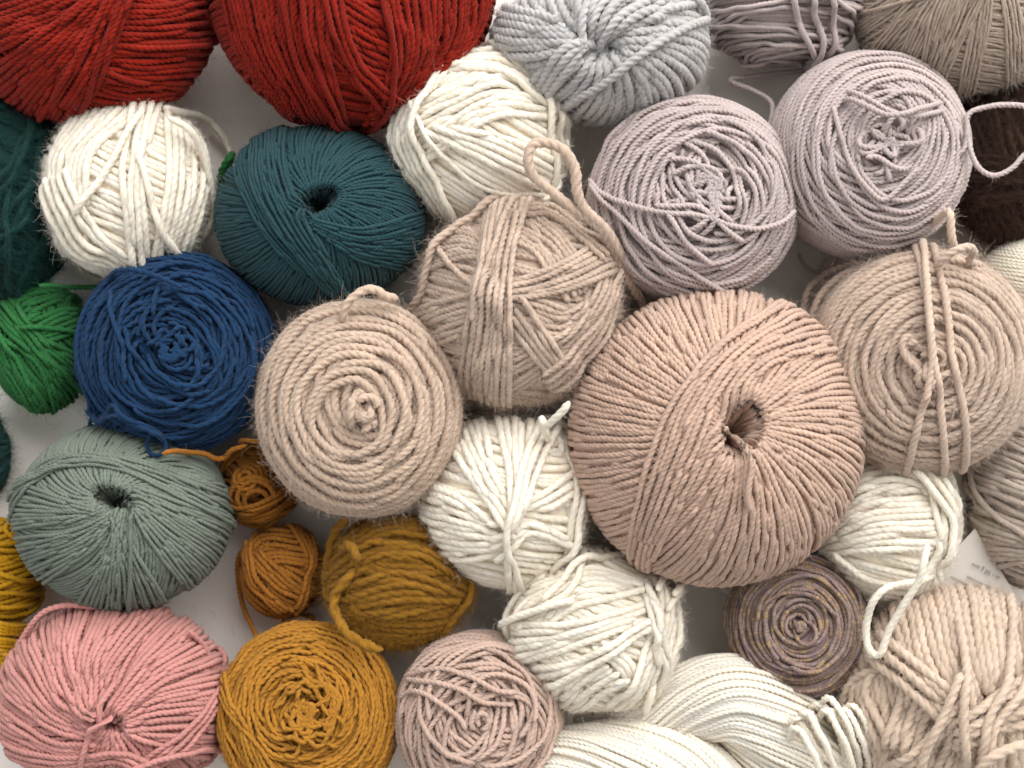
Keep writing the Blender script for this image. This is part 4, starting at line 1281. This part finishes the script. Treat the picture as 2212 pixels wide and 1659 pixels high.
def rope(g, spine, rad, r, n, twist, ply=3, pitch=3.0, layers=1, flat=1.0, a0=0, a1=360):
    """a bundle of strands lying side by side round a curved spine, twisting as they run along it"""
    P = np.array([W(*p) for p in spine])
    PR = np.hstack([P, np.array(rad)[:, None]])
    C = catmull(PR, .62 * r)
    R = smooth(C[:, 3], 15); C = C[:, :3]
    m = len(C)
    Tn = nrm(np.gradient(C, axis=0))
    U = nrm(np.array([0, 0, 1.0]) - Tn * Tn[:, 2:3]); V = np.cross(Tn, U)
    t = np.linspace(0, 1, m)
    for i in range(n):
        a = math.radians(a0 + (a1 - a0) * i / n) + twist * t + .02 * rng.normal() + .03 * snoise(m, .05)
        rr = R * (1 + .03 * rng.normal() + .02 * snoise(m, .1))
        D = np.cos(a)[:, None] * U * flat + np.sin(a)[:, None] * V
        Q = C + D * rr[:, None]
        Q[:, 2] = np.maximum(Q[:, 2], r)
        g.tube(Q, nrm(D), r, ply, pitch)
    # inner filling so that no gap shows through
    k = 24
    aa = np.arange(k) * 2 * np.pi / k
    V3 = C[::4, None, :] + (R[::4] * .985)[:, None, None] * (np.cos(aa)[None, :, None] * U[::4, None, :] * flat + np.sin(aa)[None, :, None] * V[::4, None, :])
    V3[:, :, 2] = np.maximum(V3[:, :, 2], .0008)
    mm = V3.shape[0]
    i = np.arange(mm - 1)[:, None] * k; j = np.arange(k)[None, :]; j2 = (j + 1) % k
    q = np.stack([i + j, i + j2, i + k + j2, i + k + j], -1).reshape(-1, 4)
    g.add(V3.reshape(-1, 3), q, V3.reshape(-1, 3) * 800, np.zeros(mm * k))


def hank():
    e = empty('yarn_skein', W(1520, 1600, 0), 'twisted ivory skein of fine yarn along the bottom edge', 'yarn skein')
    s = .000195
    r = 5.8 * s
    g = Geo()
    rope(g, [(1310, 1585, .022), (1400, 1545, .03), (1500, 1512, .036), (1590, 1512, .038), (1680, 1580, .036), (1770, 1690, .034), (1840, 1800, .03)],
         [38 * s, 62 * s, 78 * s, 88 * s, 96 * s, 98 * s, 95 * s], r, 60, -3.0)
    rope(g, [(1240, 1545, .016), (1330, 1520, .018), (1420, 1560, .02)], [40 * s, 50 * s, 50 * s], r, 34, 1.2)
    g.fuzz(500, .003, .00007)
    g.build('upper_twist', M['hank'], e)
    g = Geo()
    rope(g, [(1110, 1760, .03), (1200, 1690, .036), (1330, 1672, .04), (1450, 1680, .04), (1550, 1740, .036), (1620, 1830, .03)],
         [70 * s, 98 * s, 106 * s, 104 * s, 96 * s, 80 * s], r, 68, 3.4)
    g.fuzz(500, .003, .00007)
    g.build('lower_twist', M['hank'], e)
    g = Geo()
    # looped end at the right: each strand rises out of the twist, bends over and runs down
    tx = np.array([1722, 1755, 1786, 1806, 1828, 1850, 1871, 1893, 1913, 1933, 1944])
    ty = np.array([1560, 1536, 1521, 1523, 1527, 1527, 1547, 1566, 1586, 1614, 1642])
    for layer in (0, 1):
        for k in np.linspace(0, 10, 12):
            x, y = np.interp(k, range(11), tx) + rng.normal(0, 6) - 9 * layer, np.interp(k, range(11), ty) + rng.normal(0, 8) + 9 * layer
            z = .062 - .0022 * k - .007 * layer
            free_yarn(g, [(x - 30, y + 52, z - .022), (x - 19, y + 22, z - .008), (x - 8, y + 2, z), (x + 8, y + 4, z + .002), (x + 24, y + 28, z + .003),
                          (x + 46, y + 74 + rng.normal(0, 3), z + .001), (x + 60 + rng.normal(0, 4), y + 128, z - .006), (x + 66, y + 190, z - .02)], r * 1.3, 3, 2.8, .6)
    free_yarn(g, [(*T(3, 3, [p])[0], z) for p, z in (((420, 1340), .056), ((450, 1290), .06), ((510, 1270), .06), ((560, 1250), .058), ((600, 1225), .055))], r * .8, 2, 3)
    g.build('looped_end', M['hank'], e)


def label():
    e = empty('paper_label', W(2120, 1225, 0), 'white printed paper band lying upside down between the ivory and oat balls', 'label')
    z = .037
    a = math.radians(153.4)
    u = np.array([math.cos(a), math.sin(a), 0]); v = np.array([-math.sin(a), math.cos(a), 0])

    def Z(x, y, zz=z):
        return W((3150 + x / 3.318) * .62275, (1600 + y / 3.318) * .62275, zz)
    top = Z(770, 775)                                  # visible upper corner
    d1 = nrm(Z(620, 930) - top)                        # its upper-left edge
    d2 = nrm(Z(1330, 1700) - top)
    c = [top, top + d1 * .075, top + d1 * .075 + d2 * .10, top + d2 * .10]
    nx, ny = 10, 12
    vs, fs = [], []
    for j in range(ny + 1):
        for i in range(nx + 1):
            p = c[0] + (c[1] - c[0]) * i / nx + (c[3] - c[0]) * j / ny
            vs.append(p + np.array([0, 0, .0012 * math.sin(3 * i / nx + 2 * j / ny)]))
    k = len(vs)
    vs += [p - np.array([0, 0, .00025]) for p in vs]
    for j in range(ny):
        for i in range(nx):
            q = j * (nx + 1) + i
            fs.append((q, q + 1, q + nx + 2, q + nx + 1))
            fs.append((k + q, k + q + nx + 1, k + q + nx + 2, k + q + 1))
    o = np.array(e.location)
    me = bpy.data.meshes.new('paper')
    me.from_pydata([tuple(p - o) for p in vs], [], fs)
    me.shade_smooth()
    m = bpy.data.materials.new('label_paper'); m.use_nodes = True
    b = m.node_tree.nodes['Principled BSDF']
    b.inputs['Base Color'].default_value = (.56, .53, .49, 1); b.inputs['Roughness'].default_value = .6
    me.materials.append(m)
    po = bpy.data.objects.new('paper', me); scene.collection.objects.link(po); po.parent = e
    ink = bpy.data.materials.new('grey_ink'); ink.use_nodes = True
    ib = ink.node_tree.nodes['Principled BSDF']
    ib.inputs['Base Color'].default_value = (.05, .045, .045, 1); ib.inputs['Roughness'].default_value = .8
    for txt, st, en in (('m / 50 g env', (1060, 1325), (740, 1165)), ('et des hommes', (1015, 1478), (683, 1315)), ('et des moutons', (860, 1500), (497, 1318))):
        p0, p1 = Z(*st, z + .0022), Z(*en, z + .0022)
        cu = bpy.data.curves.new('t', 'FONT'); cu.body = txt; cu.size = 1
        tmp = bpy.data.objects.new('t', cu); scene.collection.objects.link(tmp)
        bpy.context.view_layer.update()
        tm = bpy.data.meshes.new_from_object(tmp.evaluated_get(bpy.context.evaluated_depsgraph_get()))
        bpy.data.objects.remove(tmp)
        co = np.empty(len(tm.vertices) * 3); tm.vertices.foreach_get('co', co); co = co.reshape(-1, 3)
        w = co[:, 0].max() - co[:, 0].min()
        sc = np.linalg.norm(p1 - p0) / w
        du = nrm(p1 - p0); du[2] = 0; dv = np.array([-du[1], du[0], 0])
        X = p0 + (co[:, 0:1] - co[:, 0].min()) * sc * du + co[:, 1:2] * sc * dv - o
        tm.vertices.foreach_set('co', X.ravel())
        tm.materials.clear(); tm.materials.append(ink)
        to = bpy.data.objects.new('printed_text', tm); scene.collection.objects.link(to); to.parent = e


def lint():
    # loose fibres shed on the table
    g = Geo()
    n = 420
    p0 = np.stack([rng.uniform(-.22, .22, n), rng.uniform(-.165, .165, n), np.full(n, .0004)], 1)
    hd = rng.random(n) * 6.283
    P = [p0]
    for k in range(6):
        hd = hd + rng.normal(0, .6, n)
        P.append(P[-1] + np.stack([np.cos(hd), np.sin(hd), np.zeros(n)], 1) * rng.uniform(.0006, .0016, (n, 1)))
    g.fibres(np.stack(P, 1), .00006)
    m = yarn_mat('grey_lint', (120, 108, 98), var=.3)
    o = g.build('lint', m, None)
    o['kind'] = 'stuff'; o['label'] = 'stray wool fibres shed on the white table'


def odds():
    # green strand by the teal ball, grey strands behind the cream ball, thin blue thread by the brown ball
    e = empty('yarn_strand', W(478, 390, 0), 'short bright green strand on the table beside the teal ball', 'yarn strand')
    g = Geo()
    free_yarn(g, [(*T(0, 0, [p])[0], z) for p, z in (((1650, 1640), .012), ((1645, 1540), .014), ((1670, 1430), .018), ((1710, 1300), .022), ((1770, 1200), .024), ((1800, 1180), .02))], .0016, 3, 3)
    free_yarn(g, [(*T(0, 0, [p])[0], z) for p, z in (((1670, 1620), .01), ((1665, 1540), .012), ((1700, 1400), .014), ((1760, 1260), .016), ((1800, 1190), .016))], .0014, 3, 3)
    g.build('strand', M['green'], e)
    e = empty('yarn_strand', W(1200, 440, 0), 'grey woolly strand on the table behind the cream ball and beige loop', 'yarn strand')
    g = Geo()
    for pp in (((240, 1440), (300, 1290), (420, 1420), (560, 1560), (640, 1620)), ((700, 1290), (730, 1150), (800, 1130), (830, 1230)), ((640, 1280), (720, 1050), (760, 880), (850, 850))):
        free_yarn(g, [((1780 + x / 4.1475) * .62275, (380 + y / 4.1475) * .62275, .006 + .003 * i) for i, (x, y) in enumerate(pp)], .0014, 2, 3, .4)
    g.fuzz(700, .005, .00007)
    g.build('strand', M['grey'], e)
    m = yarn_mat('turquoise_thread', (20, 120, 140), var=.1)
    e = empty('thread', W(2060, 430, .03), 'thin turquoise thread on the dark brown ball', 'thread')
    g = Geo()
    free_yarn(g, [(*T(3, 0, [p])[0], z) for p, z in (((1740, 1360), .05), ((1715, 1420), .052), ((1735, 1480), .052), ((1700, 1530), .05), ((1640, 1540), .046), ((1630, 1600), .04))], .00025, 2, 4, 1.2)
    g.build('strand', m, e)


ONLY = None
for f in (red_left, red_right, grey_bulky, lilac_small, taupe_top, cream_left, cream_top, mohair_green, teal, lilac_mid,
          lilac_right, brown, cream_edge, beige_cross, beige_cake, peach, wrapped_cake, green, blue, sage, amber_small,
          amber_low, mustard, white_balls, yellow, pink, ochre, rose, variegated, walnut, bulky, hank, label, odds, lint):
    if want(f.__name__):
        rng = np.random.default_rng(sum(map(ord, f.__name__)))
        f()
